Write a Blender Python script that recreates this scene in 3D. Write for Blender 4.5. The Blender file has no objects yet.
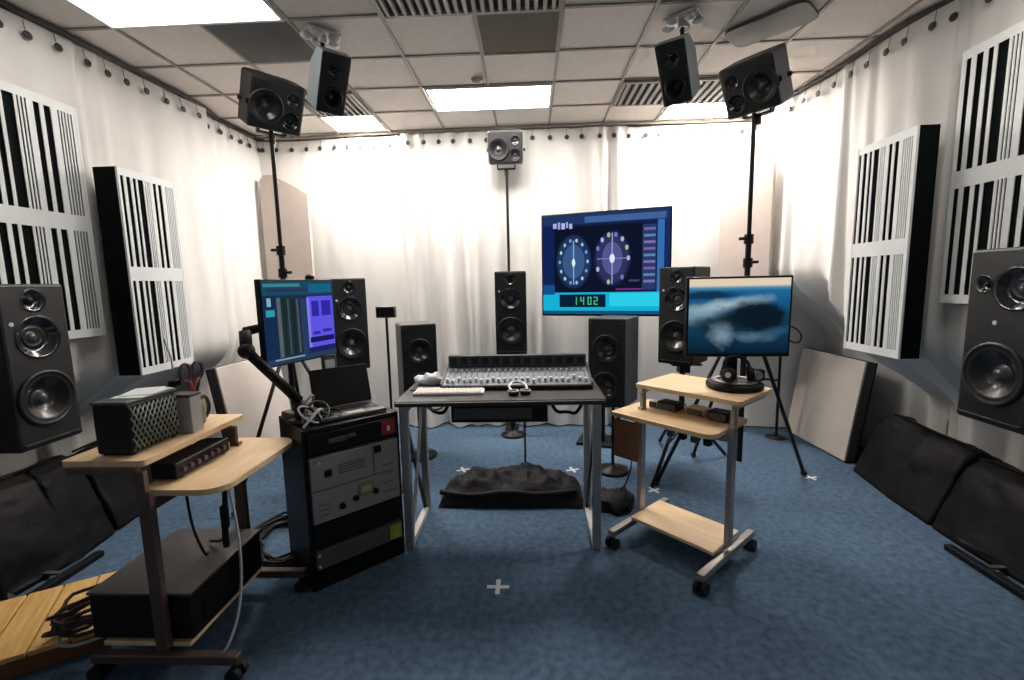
import bpy, bmesh, math, random
from mathutils import Vector, Matrix, noise
random.seed(7)
PI = math.pi
col = bpy.context.scene.collection
sc = bpy.context.scene

# ------------------------------------------------------------------ materials
def lin(c):
    return tuple(((v/255)/12.92 if v/255 <= .04045 else ((v/255+.055)/1.055)**2.4) for v in c)

def mat(name, rgb, rough=.6, metal=0., vary=0., scale=8., bump=0., bscale=60., stretch=(1,1,1), spec=.5, rgb2=None, coat=0.):
    m = bpy.data.materials.new(name); m.use_nodes = True
    nt = m.node_tree; b = nt.nodes['Principled BSDF']
    c = lin(rgb); b.inputs['Roughness'].default_value = rough; b.inputs['Metallic'].default_value = metal
    b.inputs['Specular IOR Level'].default_value = spec
    b.inputs['Coat Weight'].default_value = coat
    b.inputs['Base Color'].default_value = (*c, 1)
    tc = nt.nodes.new('ShaderNodeTexCoord'); mp = nt.nodes.new('ShaderNodeMapping')
    mp.inputs['Scale'].default_value = stretch
    nt.links.new(tc.outputs['Object'], mp.inputs['Vector'])
    if vary or rgb2:
        n = nt.nodes.new('ShaderNodeTexNoise'); n.inputs['Scale'].default_value = scale; n.inputs['Detail'].default_value = 6
        nt.links.new(mp.outputs['Vector'], n.inputs['Vector'])
        r = nt.nodes.new('ShaderNodeValToRGB')
        a = tuple(v*(1-vary) for v in c); d = lin(rgb2) if rgb2 else tuple(min(1, v*(1+vary)) for v in c)
        r.color_ramp.elements[0].position = .32; r.color_ramp.elements[1].position = .68
        r.color_ramp.elements[0].color = (*a, 1); r.color_ramp.elements[1].color = (*d, 1)
        nt.links.new(n.outputs['Fac'], r.inputs['Fac']); nt.links.new(r.outputs['Color'], b.inputs['Base Color'])
    if bump:
        n2 = nt.nodes.new('ShaderNodeTexNoise'); n2.inputs['Scale'].default_value = bscale; n2.inputs['Detail'].default_value = 4
        nt.links.new(mp.outputs['Vector'], n2.inputs['Vector'])
        bp = nt.nodes.new('ShaderNodeBump'); bp.inputs['Strength'].default_value = bump; bp.inputs['Distance'].default_value = .01
        nt.links.new(n2.outputs['Fac'], bp.inputs['Height']); nt.links.new(bp.outputs['Normal'], b.inputs['Normal'])
    return m

def emit(name, rgb, s=1.):
    m = bpy.data.materials.new(name); m.use_nodes = True
    nt = m.node_tree; nt.nodes.clear()
    o = nt.nodes.new('ShaderNodeOutputMaterial'); e = nt.nodes.new('ShaderNodeEmission')
    e.inputs['Color'].default_value = (*lin(rgb), 1); e.inputs['Strength'].default_value = s
    nt.links.new(e.outputs[0], o.inputs[0]); return m

M = dict(
    curtain=mat('curtain cloth', (219,217,213), .9, vary=.03, scale=3, bump=.15, bscale=120),
    carpet=mat('blue carpet', (80,102,124), .95, vary=.25, scale=24, bump=.5, bscale=260, spec=.1),
    wall=mat('painted wall', (190,192,192), .9, vary=.03, bump=.05),
    tile=mat('ceiling tile', (232,223,215), .95, vary=.04, scale=30, bump=.2, bscale=200),
    tbar=mat('ceiling grid metal', (150,142,134), .5, vary=.02),
    ceilshadow=mat('dark ceiling shadow', (98,98,98), .9, vary=.06, bump=.2),  # shadow tone on the ceiling, put into the colour
    olive=mat('olive mesh ceiling panel', (92,86,72), .8, vary=.18, scale=40, stretch=(.3,6,1)),
    ventback=mat('vent cavity', (46,44,44), .9, vary=.1), ventfin=mat('vent fin', (150,146,140), .5, vary=.03),
    rail=mat('curtain rail dark', (54,50,48), .5, vary=.1), railpale=mat('curtain rail pale', (170,160,150), .5, vary=.04),
    eyelet=mat('eyelet metal', (44,42,44), .45, vary=.1),
    cab=mat('speaker cabinet', (24,24,27), .55, vary=.12, scale=20, bump=.15, bscale=200, spec=.35),
    cab_side=mat('speaker cabinet grey', (74,76,80), .5, vary=.06, bump=.1, bscale=150),
    baffle=mat('speaker baffle', (20,21,23), .5, vary=.12, scale=20, bump=.1, bscale=200),
    cone=mat('driver cone', (24,25,27), .32, vary=.1, coat=.4), surround=mat('rubber surround', (14,14,15), .5, vary=.1),
    cap=mat('driver dust cap', (74,76,80), .28, vary=.05, coat=.5), guide=mat('driver waveguide', (30,31,34), .2, vary=.05, coat=.7),
    badge=mat('pale badge', (205,210,212), .3, vary=.03),
    silverbox=mat('grey speaker enclosure', (128,140,144), .45, .2, vary=.05),
    black=mat('black plastic', (10,10,11), .5, vary=.15, scale=20, spec=.3), blackmetal=mat('black metal', (22,21,21), .4, .4, vary=.1),
    blackcloth=mat('black padded cloth', (13,12,13), .5, vary=.4, scale=4, bump=.7, bscale=9, spec=.22),
    heap=mat('black crumpled cloth', (14,12,14), .7, vary=.5, scale=8, bump=.6, bscale=26, spec=.35),
    white=mat('white paint', (222,226,226), .6, vary=.02), slot=mat('slot black', (16,18,19), .8, vary=.1),
    board=mat('black panel side', (11,15,16), .95, vary=.1, spec=.1),
    beige=mat('beige fabric', (212,202,192), .95, vary=.03, bump=.2, bscale=150), beigeside=mat('grey panel edge', (70,70,66), .8, vary=.08),
    shade_beige=mat('pinkish beige corner shade', (186,174,166), .95, vary=.03, bump=.15, bscale=150),  # tone of the corner shade, put into the colour
    wood=mat('birch laminate', (230,198,154), .4, vary=.05, scale=3, rgb2=(242,212,170), stretch=(1,10,1)),
    woodedge=mat('beech edge', (190,138,88), .5, vary=.06, scale=6, stretch=(1,8,1)),
    pallet=mat('pine board', (214,166,92), .7, vary=.14, scale=5, rgb2=(226,186,116), stretch=(9,1,1), bump=.2, bscale=40),
    palletdark=mat('pine underside', (112,70,40), .8, vary=.15),
    steel=mat('brushed steel', (172,168,164), .38, .65, vary=.06, scale=30), steelw=mat('pale grey steel', (206,206,204), .4, .3, vary=.04),
    brownsteel=mat('brown grey steel', (104,86,80), .4, .5, vary=.06),
    desk=mat('dark desk top', (80,80,80), .35, vary=.06, scale=12, coat=.3), deskedge=mat('desk edge', (46,40,38), .5, vary=.05),
    rubber=mat('black rubber', (16,16,17), .7, vary=.1),
    rackmetal=mat('rack black', (14,14,15), .45, .1, vary=.12, spec=.3), racksilver=mat('brushed silver panel', (160,150,146), .36, .35, vary=.07, scale=14, stretch=(.3,1,8)),
    rackgrey=mat('grey panel', (84,82,82), .45, .2, vary=.08), red=mat('red label', (150,34,36), .5, vary=.08),
    lime=mat('yellow green sticker', (150,160,50), .5, vary=.25, scale=30), gold=mat('gold frame', (150,130,70), .4, .3, vary=.05),
    lcd=mat('pale display', (168,168,150), .3, vary=.05),
    mixgrey=mat('mixer panel', (120,126,134), .4, vary=.06), mixdark=mat('mixer bridge', (44,50,56), .4, vary=.1), fader=mat('pale fader cap', (206,212,222), .4, vary=.03),
    keywhite=mat('white keys', (226,218,208), .5, vary=.03), paper=mat('white paper', (226,230,234), .8, vary=.03),
    meshgrey=mat('metal grille', (128,134,128), .35, .4, vary=.15, scale=40),
    orange=mat('orange red plastic', (148,70,44), .45, vary=.08), purple=mat('dark purple plastic', (96,60,78), .45, vary=.08), cup=mat('olive glazed mug', (120,120,92), .3, vary=.08),
    brown=mat('brown leather', (140,92,60), .65, vary=.2, scale=9, bump=.3, bscale=40),
    cablered=mat('dark brown cable', (48,30,34), .5, vary=.2), cablegrey=mat('grey cable', (176,178,180), .5, vary=.05),
    tape=mat('white tape', (214,220,224), .7, vary=.04),
    skygrey=mat('grey plastic and ceiling shadow', (84,82,80), .6, vary=.05),  # adapter plastic; also the shadow tone of the ceiling slab
)

# ------------------------------------------------------------------ mesh builder
class B:
    def __init__(s): s.bm = bmesh.new()
    def _fin(s, vs, mtx, mi):
        if mtx is not None: bmesh.ops.transform(s.bm, matrix=mtx, verts=vs)
        for f in {f for v in vs for f in v.link_faces}: f.material_index = mi
        return s
    def box(s, c, d, bev=0., rot=None, mi=0, seg=2):
        r = bmesh.ops.create_cube(s.bm, size=1.); vs = r['verts']
        bmesh.ops.scale(s.bm, vec=Vector(d), verts=vs)
        if bev:
            es = list({e for v in vs for e in v.link_edges})
            rb = bmesh.ops.bevel(s.bm, geom=es, offset=bev, segments=seg, affect='EDGES', profile=.5)
            vs = list({v for f in rb['faces'] for v in f.verts} | {v for v in vs if v.is_valid})
            # gather the whole island
            todo = list(vs); seen = set(vs)
            while todo:
                v = todo.pop()
                for e in v.link_edges:
                    o = e.other_vert(v)
                    if o not in seen: seen.add(o); todo.append(o)
            vs = list(seen)
        m = Matrix.Translation(Vector(c))
        if rot is not None: m = m @ rot.to_4x4()
        return s._fin(vs, m, mi)
    def cyl(s, p0, p1, r0, r1=None, seg=16, mi=0):
        p0, p1 = Vector(p0), Vector(p1); d = p1-p0
        r = bmesh.ops.create_cone(s.bm, cap_ends=True, segments=seg, radius1=r0, radius2=r0 if r1 is None else r1, depth=d.length)
        q = Vector((0,0,1)).rotation_difference(d.normalized())
        return s._fin(r['verts'], Matrix.Translation((p0+p1)/2) @ q.to_matrix().to_4x4(), mi)
    def sph(s, c, r, sc=(1,1,1), mi=0, u=14, v=10):
        q = bmesh.ops.create_uvsphere(s.bm, u_segments=u, v_segments=v, radius=r)
        return s._fin(q['verts'], Matrix.Translation(Vector(c)) @ Matrix.Diagonal((*sc,1)), mi)
    def lathe(s, prof, c, axis=(0,-1,0), seg=28, mi=0):
        """prof: (radius, height along axis, [material])"""
        q = Vector((0,0,1)).rotation_difference(Vector(axis).normalized()).to_matrix().to_4x4()
        m = Matrix.Translation(Vector(c)) @ q; rings = []
        for p in prof:
            if p[0] < 1e-6: rings.append([s.bm.verts.new(m @ Vector((0,0,p[1])))])
            else: rings.append([s.bm.verts.new(m @ Vector((p[0]*math.cos(2*PI*k/seg), p[0]*math.sin(2*PI*k/seg), p[1]))) for k in range(seg)])
        for i in range(len(rings)-1):
            a, b = rings[i], rings[i+1]; k_mi = prof[i+1][2] if len(prof[i+1]) > 2 else mi
            for k in range(seg):
                k2 = (k+1) % seg
                if len(a) == 1 and len(b) == 1: continue
                if len(a) == 1: f = s.bm.faces.new((a[0], b[k2], b[k]))
                elif len(b) == 1: f = s.bm.faces.new((a[k], a[k2], b[0]))
                else: f = s.bm.faces.new((a[k], a[k2], b[k2], b[k]))
                f.material_index = k_mi; f.smooth = True
        return s
    def tube(s, pts, r, seg=8, mi=0, smooth_pts=0, closed=False):
        P = [Vector(p) for p in pts]
        for _ in range(smooth_pts):
            n = []
            for i in range(len(P)-1): n += [P[i]*.75+P[i+1]*.25, P[i]*.25+P[i+1]*.75]
            P = [P[0]]+n+[P[-1]]
        rings = []; up = None
        for i, p in enumerate(P):
            if closed: t = (P[(i+1) % len(P)]-P[i-1]).normalized()
            else: t = (P[min(i+1, len(P)-1)]-P[max(i-1, 0)]).normalized()
            if up is None: up = t.orthogonal().normalized()
            up = (up - t*up.dot(t)); up = up.normalized() if up.length > 1e-6 else t.orthogonal().normalized()
            w = t.cross(up)
            rings.append([s.bm.verts.new(p+(up*math.cos(2*PI*k/seg)+w*math.sin(2*PI*k/seg))*r) for k in range(seg)])
        N = len(rings)
        for i in range(N if closed else N-1):
            a, b = rings[i], rings[(i+1) % N]
            for k in range(seg):
                f = s.bm.faces.new((a[k], a[(k+1) % seg], b[(k+1) % seg], b[k])); f.smooth = True; f.material_index = mi
        if not closed:
            for r_, rev in ((rings[0], True), (rings[-1], False)):
                f = s.bm.faces.new(list(reversed(r_)) if rev else r_); f.material_index = mi
        return s
    def prism(s, pts, z0, z1, mi=0, mtx=None):
        a = [s.bm.verts.new((p[0], p[1], z0)) for p in pts]; b = [s.bm.verts.new((p[0], p[1], z1)) for p in pts]
        fs = [s.bm.faces.new(list(reversed(a))), s.bm.faces.new(b)]
        n = len(pts)
        for i in range(n): fs.append(s.bm.faces.new((a[i], a[(i+1) % n], b[(i+1) % n], b[i])))
        for f in fs: f.material_index = mi
        if mtx is not None: bmesh.ops.transform(s.bm, matrix=mtx, verts=a+b)
        return s
    def rect(s, x0, x1, z0, z1, y, mi=0):
        f = s.bm.faces.new([s.bm.verts.new(p) for p in ((x0,y,z0),(x1,y,z0),(x1,y,z1),(x0,y,z1))]); f.material_index = mi
        return s
    def disc(s, cx, cz, rx, rz, y, mi=0, seg=32):
        f = s.bm.faces.new([s.bm.verts.new((cx+rx*math.cos(2*PI*k/seg), y, cz+rz*math.sin(2*PI*k/seg))) for k in range(seg)]); f.material_index = mi
        return s

def rounded(x0, x1, y0, y1, r, n=5):
    r = r if isinstance(r, (list, tuple)) else [r]*4; P = []
    for (cx, cy, a0, q) in ((x0, y0, PI, 0), (x1, y0, 1.5*PI, 1), (x1, y1, 0, 2), (x0, y1, .5*PI, 3)):
        R_ = r[q]; ox = cx+R_ if cx == x0 else cx-R_; oy = cy+R_ if cy == y0 else cy-R_
        for k in range(n+1):
            a = a0+.5*PI*k/n; P.append((ox+R_*math.cos(a), oy+R_*math.sin(a)))
    return P

def O(name, b, mats, parent=None, smooth=False, mi_label=None, normals=True):
    if normals: bmesh.ops.recalc_face_normals(b.bm, faces=b.bm.faces[:])
    me = bpy.data.meshes.new(name); b.bm.to_mesh(me); b.bm.free()
    for m in (mats if isinstance(mats, (list, tuple)) else [mats]): me.materials.append(M[m] if isinstance(m, str) else m)
    o = bpy.data.objects.new(name, me); col.objects.link(o)
    if smooth:
        for p in me.polygons: p.use_smooth = True
    if parent is not None: o.parent = parent
    if mi_label: o['label'] = mi_label
    return o
def tag(o, label, cat, group=None):
    o['label'] = label; o['category'] = cat
    if group: o['group'] = group
    return o
def E(name, label, cat, loc=(0,0,0), rz=0., group=None):
    o = bpy.data.objects.new(name, None); col.objects.link(o); o.empty_display_size = .1
    o.location = loc; o.rotation_euler = (0,0,rz); return tag(o, label, cat, group)
def S(name, b, m, parent=None):
    o = O(name, b, m, parent)
    if parent is None: o['kind'] = 'structure'
    return o
def dup(o, loc=None, rz=None, label=None, group=None, parent=None):
    c = o.copy(); col.objects.link(c)
    if parent is not None: c.parent = parent
    if loc is not None: c.location = loc
    if rz is not None: c.rotation_euler = (c.rotation_euler[0], c.rotation_euler[1], rz)
    if label: c['label'] = label
    if group: c['group'] = group
    for ch in list(o.children): dup(ch, parent=c)
    return c
def cutout(o, b):
    """open real recesses in a cabinet"""
    bmesh.ops.recalc_face_normals(b.bm, faces=b.bm.faces[:])
    me = bpy.data.meshes.new('cutter'); b.bm.to_mesh(me); b.bm.free()
    k = bpy.data.objects.new('cutter', me); col.objects.link(k)
    md = o.modifiers.new('cut', 'BOOLEAN'); md.operation = 'DIFFERENCE'; md.solver = 'EXACT'; md.object = k
    if o.parent is not None:
        k.parent = o.parent
    dg = bpy.context.evaluated_depsgraph_get(); dg.update()
    nm = bpy.data.meshes.new_from_object(o.evaluated_get(dg)); o.modifiers.clear(); old = o.data; nm.name = old.name; o.data = nm
    bpy.data.objects.remove(k); bpy.data.meshes.remove(me); bpy.data.meshes.remove(old)
CROSS = Vector((-.207, 2.363, 0))
def face(x, y, tx=CROSS.x, ty=CROSS.y): return math.atan2(tx-x, -(ty-y))
def RX(a): return Matrix.Rotation(a, 3, 'X')
def RY(a): return Matrix.Rotation(a, 3, 'Y')
def RZ(a): return Matrix.Rotation(a, 3, 'Z')

# ------------------------------------------------------------------ camera
cam = bpy.data.cameras.new('camera'); cam.sensor_width = 36; cam.lens = 16.0; cam.clip_start = .05
co = bpy.data.objects.new('camera', cam); col.objects.link(co); sc.camera = co
P_, Y_, R_ = math.radians(7.2), math.radians(2.4), math.radians(1.2)
fw = Vector((-math.sin(Y_)*math.cos(P_), math.cos(Y_)*math.cos(P_), -math.sin(P_)))
r0 = Vector((math.cos(Y_), math.sin(Y_), 0)); u0 = r0.cross(fw)
rr = r0*math.cos(R_)-u0*math.sin(R_); uu = r0*math.sin(R_)+u0*math.cos(R_)
co.matrix_world = Matrix(((rr.x,uu.x,-fw.x,0),(rr.y,uu.y,-fw.y,0),(rr.z,uu.z,-fw.z,1.70),(0,0,0,1)))

# ------------------------------------------------------------------ room shell
ZC = 3.4
S('floor', B().box((-.15,2.3,-.05), (7.6,7.4,.1)), 'carpet')
S('wall_back', B().box((-.15,5.80,1.7), (7.6,.1,3.4)), 'wall')
S('wall_left', B().box((-3.85,2.3,1.7), (.1,7.1,3.4)), 'wall')
S('wall_right', B().box((3.65,2.3,1.7), (.1,7.1,3.4)), 'wall')
S('ceiling', B().box((-.15,2.3,ZC+.06), (7.6,7.4,.1)), 'tile')
GX = [-3.27,-2.69,-2.11,-1.53,-.925,-.335,.235,.82,1.375,1.91,2.48,3.05]
GY = [-1.2,-.65,-.1,.42,.96,1.49,2.02,2.56,3.10,3.64,4.18,4.73,5.275]
g = B()
for x in GX: g.box((x,2.3,ZC+.004), (.022,7.2,.012))
for y in GY: g.box((-.15,y,ZC+.0045), (7.3,.022,.011))
S('trim_1', g, 'tbar')
tl = B().box((-1.82,3.37,ZC+.004), (.555,.515,.008))
S('shadow_square', tl, 'ceilshadow')  # shadow left of centre, built as a dark square in the grid

# ------------------------------------------------------------------ ceiling lights (the lamps of the room, plus an added one at right)
def ceiling_light(x0, x1, y0, y1, label, power, tint=(1,.93,.86)):
    cx, cy = (x0+x1)/2, (y0+y1)/2; w, d = x1-x0, y1-y0
    t = E('ceiling_light', label, 'ceiling light', (cx,cy,ZC), 0, 'recessed ceiling lights')
    f = B()
    for sx in (-1,1): f.box((sx*(w/2-.01),0,-.006), (.02,d,.012))
    for sy in (-1,1): f.box((0,sy*(d/2-.01),-.006), (w-.04,.02,.012))
    O('frame', f, 'white', t)
    m = emit('lamp glow', (255,246,238), power)
    O('diffuser', B().box((0,0,-.004), (w-.04,d-.04,.006)), m, t)
    return t
ceiling_light(-.90,.225,4.19,4.72, 'bright rectangular ceiling light over the middle of the room', 34)
ceiling_light(-2.69,-1.54,2.57,3.09, 'large bright ceiling light at upper left, cut by the frame', 8.5)
ceiling_light(-2.10,-1.54,4.74,5.20, 'bright ceiling light above the left end of the back curtain', 104)
ceiling_light(1.385,2.30,4.74,5.16, 'bright ceiling light above the right end of the back curtain', 96)
ceiling_light(1.385,2.47,2.03,2.55, 'added ceiling light out of view, brightening the right wall', 9)  # unseen lamp, added to brighten the right wall

def vent(x0, x1, y0, y1, n, label, slant=0.):
    cx, cy = (x0+x1)/2, (y0+y1)/2; w, d = x1-x0, y1-y0
    t = E('ceiling_vent', label, 'ceiling vent', (cx,cy,ZC), 0, 'slatted ceiling vents')
    O('backing', B().box((0,0,-.003), (w,d,.004)), 'ventback', t)
    f = B()
    for sx in (-1,1): f.box((sx*(w/2-.012),0,-.014), (.024,d,.018))
    for sy in (-1,1): f.box((0,sy*(d/2-.012),-.014), (w-.048,.024,.018))
    O('frame', f, 'tbar', t)
    p = None
    for i in range(n):
        x = -w/2+.024+(w-.048)*(i+.5)/n
        if p is None: p = O('fin', B().box((0,0,-.016), ((w-.048)/n*.42, d-.05, .016), rot=RY(.3)), 'ventfin', t); p.location = (x,0,0)
        else: dup(p, loc=(x,0,0), parent=t)
vent(-.915,.225,2.58,3.09, 20, 'wide dark slatted ceiling vent at the top edge of the photo')
vent(.83,1.90,4.19,4.72, 15, 'slatted ceiling vent behind the right hanging speaker')
vent(-2.10,-1.54,4.19,4.72, 9, 'slatted ceiling vent behind the left hanging speaker')
t = E('ceiling_panel', 'olive brown mesh panel set in the ceiling grid', 'ceiling panel', (-.05,3.37,ZC))
O('mesh_face', B().box((0,0,-.004), (.54,.51,.006)), 'olive', t)
O('frame', B().box((0,.262,-.006), (.56,.016,.012)).box((0,-.262,-.006), (.56,.016,.012)).box((.272,0,-.006), (.016,.508,.012)).box((-.272,0,-.006), (.016,.508,.012)), 'tbar', t)
# ceiling shadow at upper right, built as a grey rounded slab
t = E('ceiling_shadow', 'grey rounded slab standing in for a shadow on the ceiling at upper right', 'ceiling shadow', (1.635,3.385,ZC), math.radians(-46))
O('shadow_slab', B().prism(rounded(-.25,.27,-.15,.15,[.07,.06,.06,.07]), -.026, -.010), 'skygrey', t)
O('shadow_backing', B().prism(rounded(-.2,.2,-.1,.1,.03), -.010, 0), 'tbar', t)
tag(O('smoke_detector', B().lathe([(0,-.03),(.03,-.03),(.045,-.02),(.05,0),(0,0)], (-.42,4.05,ZC), axis=(0,0,1), seg=20), 'tbar', None), 'small grey ceiling sensor left of the middle ceiling light', 'ceiling sensor')

# ------------------------------------------------------------------ curtains
def sm(a, b, x):
    t = max(0, min(1, (x-a)/(b-a))); return t*t*(3-2*t)
def curtain(label, pts, push, m, seed, amp=.014, folds=(), z1=3.365, hookstep=.17, out=1):
    """pts: the curtain line in plan; push(x,y,s,z): how far it is pressed out at height z; out: side the normal points to"""
    P = [Vector((p[0],p[1],0)) for p in pts]; L = [0]
    for i in range(1, len(P)): L.append(L[-1]+(P[i]-P[i-1]).length)
    def at(s):
        for i in range(1, len(P)):
            if s <= L[i]+1e-9:
                f = (s-L[i-1])/(L[i]-L[i-1]); return P[i-1].lerp(P[i], f), (P[i]-P[i-1]).normalized()
        return P[-1], (P[-1]-P[-2]).normalized()
    T = L[-1]; n = max(8, int(T/.022)); nz = 34
    b = B(); rows = []
    for i in range(n+1):
        s = T*i/n; p, d = at(s); nrm = Vector((d.y,-d.x,0))*out   # points into the room
        c_ = []
        for j in range(nz+1):
            z = .015+(z1-.015)*j/nz; h = 1-z/z1
            a = amp*(.35+.9*h)
            o = a*noise.noise((s*5.2+seed*7.1, z*.28+seed, 0))*2.2 + a*.5*math.sin(s*17+seed+.6*noise.noise((s*2, z*.5, seed)))*(.4+.6*h)
            o += .006*noise.noise((s*9, z*2.2, seed+5))
            for (fs, fa, fwd, lean) in folds:
                q = (s-(fs+lean*h))/(fwd*(1+.5*h)); o += fa*math.exp(-q*q)*(.3+.9*h) - fa*.8*math.exp(-(q-1.6)**2)*(.3+.8*h)
            o -= push(p.x, p.y, s, z)
            c_.append(b.bm.verts.new(p+nrm*o+Vector((0,0,z))))
        rows.append(c_)
    for i in range(n):
        for j in range(nz):
            f = b.bm.faces.new((rows[i][j], rows[i+1][j], rows[i+1][j+1], rows[i][j+1])); f.smooth = True
    t = E('curtain', label, 'curtain', (0,0,0), 0, 'white curtains around the room')
    t.location = (P[0].x, P[0].y, 0)
    c = O('cloth', b, m, t, normals=False)
    c.data.transform(Matrix.Translation(-t.location))
    hk = None; k = 0; s = hookstep*.5
    while s < T:
        p, d = at(s); nrm = Vector((d.y,-d.x,0))*out
        q = p+nrm*.028-t.location
        if hk is None:
            hk = O('eyelet', B().lathe([(.009,.003),(.021,.006),(.026,0),(.021,-.006),(.009,-.003),(.009,.003)], (0,0,0), axis=(0,-1,0), seg=14).lathe([(0,.002),(.012,.002),(.012,-.002),(0,-.002)], (0,0,0), axis=(0,-1,0), seg=12).tube([(0,.012,.02),(0,.018,.05),(0,.024,.095)], .002, 5), 'eyelet', t)
            h = hk
        else: h = dup(hk, parent=t)
        h.location = (q.x, q.y, z1-.10+.012*noise.noise((s*3, seed, 2))); h.rotation_euler = (0,0,math.atan2(nrm.x, -nrm.y))
        s += hookstep*(.85+.3*random.random())
    return t
NOP = lambda x, y, s, z: 0.
def push_left(x, y, s, z):  return .60*(1-sm(.6,1.15,z))*sm(4.95,4.2,y)
def push_left_far(x, y, s, z):  return .20*(1-sm(.6,1.25,z))*sm(5.25,4.8,y)
def push_right(x, y, s, z): k = sm(3.75,4.15,y); return (.74*(1-sm(.62+.42*k,1.25+.5*k,z)))*sm(5.19,4.95,y)*(.75+.25*sm(3.1,3.5,y))
push_right_near = push_right
curtain('broad white curtain on left wall behind the slatted acoustic panels', [(-3.10,.9),(-3.10,2.0),(-3.09,2.79),(-3.05,3.09),(-3.05,3.62),(-3.03,4.09),(-2.99,4.36)], push_left, 'curtain', 1, folds=((2.25,.05,.03,.0),(2.42,.03,.03,.05)))
curtain('narrow curtain panel at the far left corner of the room', [(-3.12,4.28),(-3.12,4.66),(-3.11,5.05),(-3.10,5.38)], push_left_far, 'curtain', 2, folds=((.12,.05,.03,.0),(.3,.03,.04,.06),(.5,.03,.04,.02)))
curtain('left panel of the white back curtain, beside the tall left pole', [(-3.13,5.36),(-2.64,5.39),(-2.06,5.34),(-1.5,5.32),(-1.34,5.31)], NOP, 'curtain', 3, amp=.01, hookstep=.172, folds=((1.66,.08,.05,.1),))
curtain('middle panel of the white back curtain, behind the mixing desk', [(-1.42,5.27),(-.9,5.275),(-.17,5.27),(.4,5.255),(1.08,5.25)], NOP, 'curtain', 4, amp=.03, hookstep=.172, folds=((.06,.09,.05,.14),(.20,.06,.04,.08),(.55,.07,.05,.02),(.74,.05,.05,.0),(1.0,.04,.05,.0),(1.5,.04,.05,.0),(2.25,.07,.04,.02),(2.40,.05,.04,.03)))
curtain('right panel of the white back curtain, behind the big wall screen', [(1.02,5.30),(1.5,5.29),(1.86,5.29),(2.2,5.27),(2.42,5.26)], NOP, 'curtain', 5, amp=.01, hookstep=.172, folds=((.08,.04,.04,.0),))
curtain('white curtain on right wall behind the leaning beige board', [(2.42,5.22),(2.44,4.92),(2.50,4.54),(2.56,4.2),(2.57,3.64),(2.585,3.36),(2.64,3.12)], push_right, 'curtain', 6, amp=.014, folds=((.62,.04,.03,.0),(1.25,.05,.03,.02),(1.5,.03,.04,.0)))
curtain('white curtain at the near right behind the large speaker', [(2.63,3.22),(2.665,3.1),(2.74,2.6),(2.80,2.0),(2.84,.9)], push_right_near, 'curtain', 8, amp=.014, folds=((.1,.05,.03,.0),(.3,.03,.03,.0)))
def rail(label, pts, m, r):
    b = B()
    for i in range(len(pts)-1):
        a, c = Vector((*pts[i],0)), Vector((*pts[i+1],0)); d = c-a
        b.box(((a.x+c.x)/2,(a.y+c.y)/2,ZC-r/2-.002), (d.length+r*.6,r,r), rot=RZ(math.atan2(d.y,d.x)))
    tag(O('curtain_rail', b, m), label, 'curtain rail')
rail('dark curtain rail along the left wall at ceiling', [(-3.08,.9),(-3.08,2.0),(-3.07,2.79),(-3.03,3.09),(-3.03,3.62),(-3.01,4.09),(-3.03,4.4),(-3.10,4.66),(-3.08,5.26)], 'rail', .03)
rail('pale curtain rail along the back wall at ceiling', [(-3.02,5.335),(-2.64,5.375),(-2.06,5.31),(-1.4,5.285),(-.17,5.25),(1.08,5.24),(1.86,5.27),(2.40,5.24)], 'railpale', .022)
rail('dark curtain rail along the right wall at ceiling', [(2.40,5.19),(2.42,4.92),(2.48,4.54),(2.54,4.2),(2.55,3.64),(2.57,3.4),(2.64,3.2),(2.72,2.6),(2.78,2.0),(2.82,.9)], 'rail', .03)

# shade in the two far corners, built as tall beige slabs
def corner_shade(label, x0, x1, y, prof, mtx):
    b = B().prism(prof, 0, .05, mtx=mtx); tag(O('corner_shade', b, 'shade_beige'), label, 'acoustic panel', 'tall slabs standing in for shade in the far corners')
stand_up = lambda x, y, rz: Matrix.Translation((x,y,0)) @ Matrix.Rotation(rz,4,'Z') @ Matrix.Rotation(PI/2,4,'X')
corner_shade('tall pinkish beige slab with slanted top, standing in for shade behind left pole', 0,0,0, [(0,0.95),(.54,.95),(.54,2.74),(.40,2.83),(.26,2.90),(.14,2.96),(.05,2.96),(0,2.90)], stand_up(-3.04,5.26,0))
corner_shade('tall pinkish beige slab with rounded top, standing in for shade behind right pole', 0,0,0, [(0,0.95),(.536,.95),(.536,2.78),(.46,2.93),(.36,3.05),(.28,3.08),(.18,3.02),(.06,2.93),(0,2.82)], stand_up(2.10,5.15,-.93))

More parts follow.
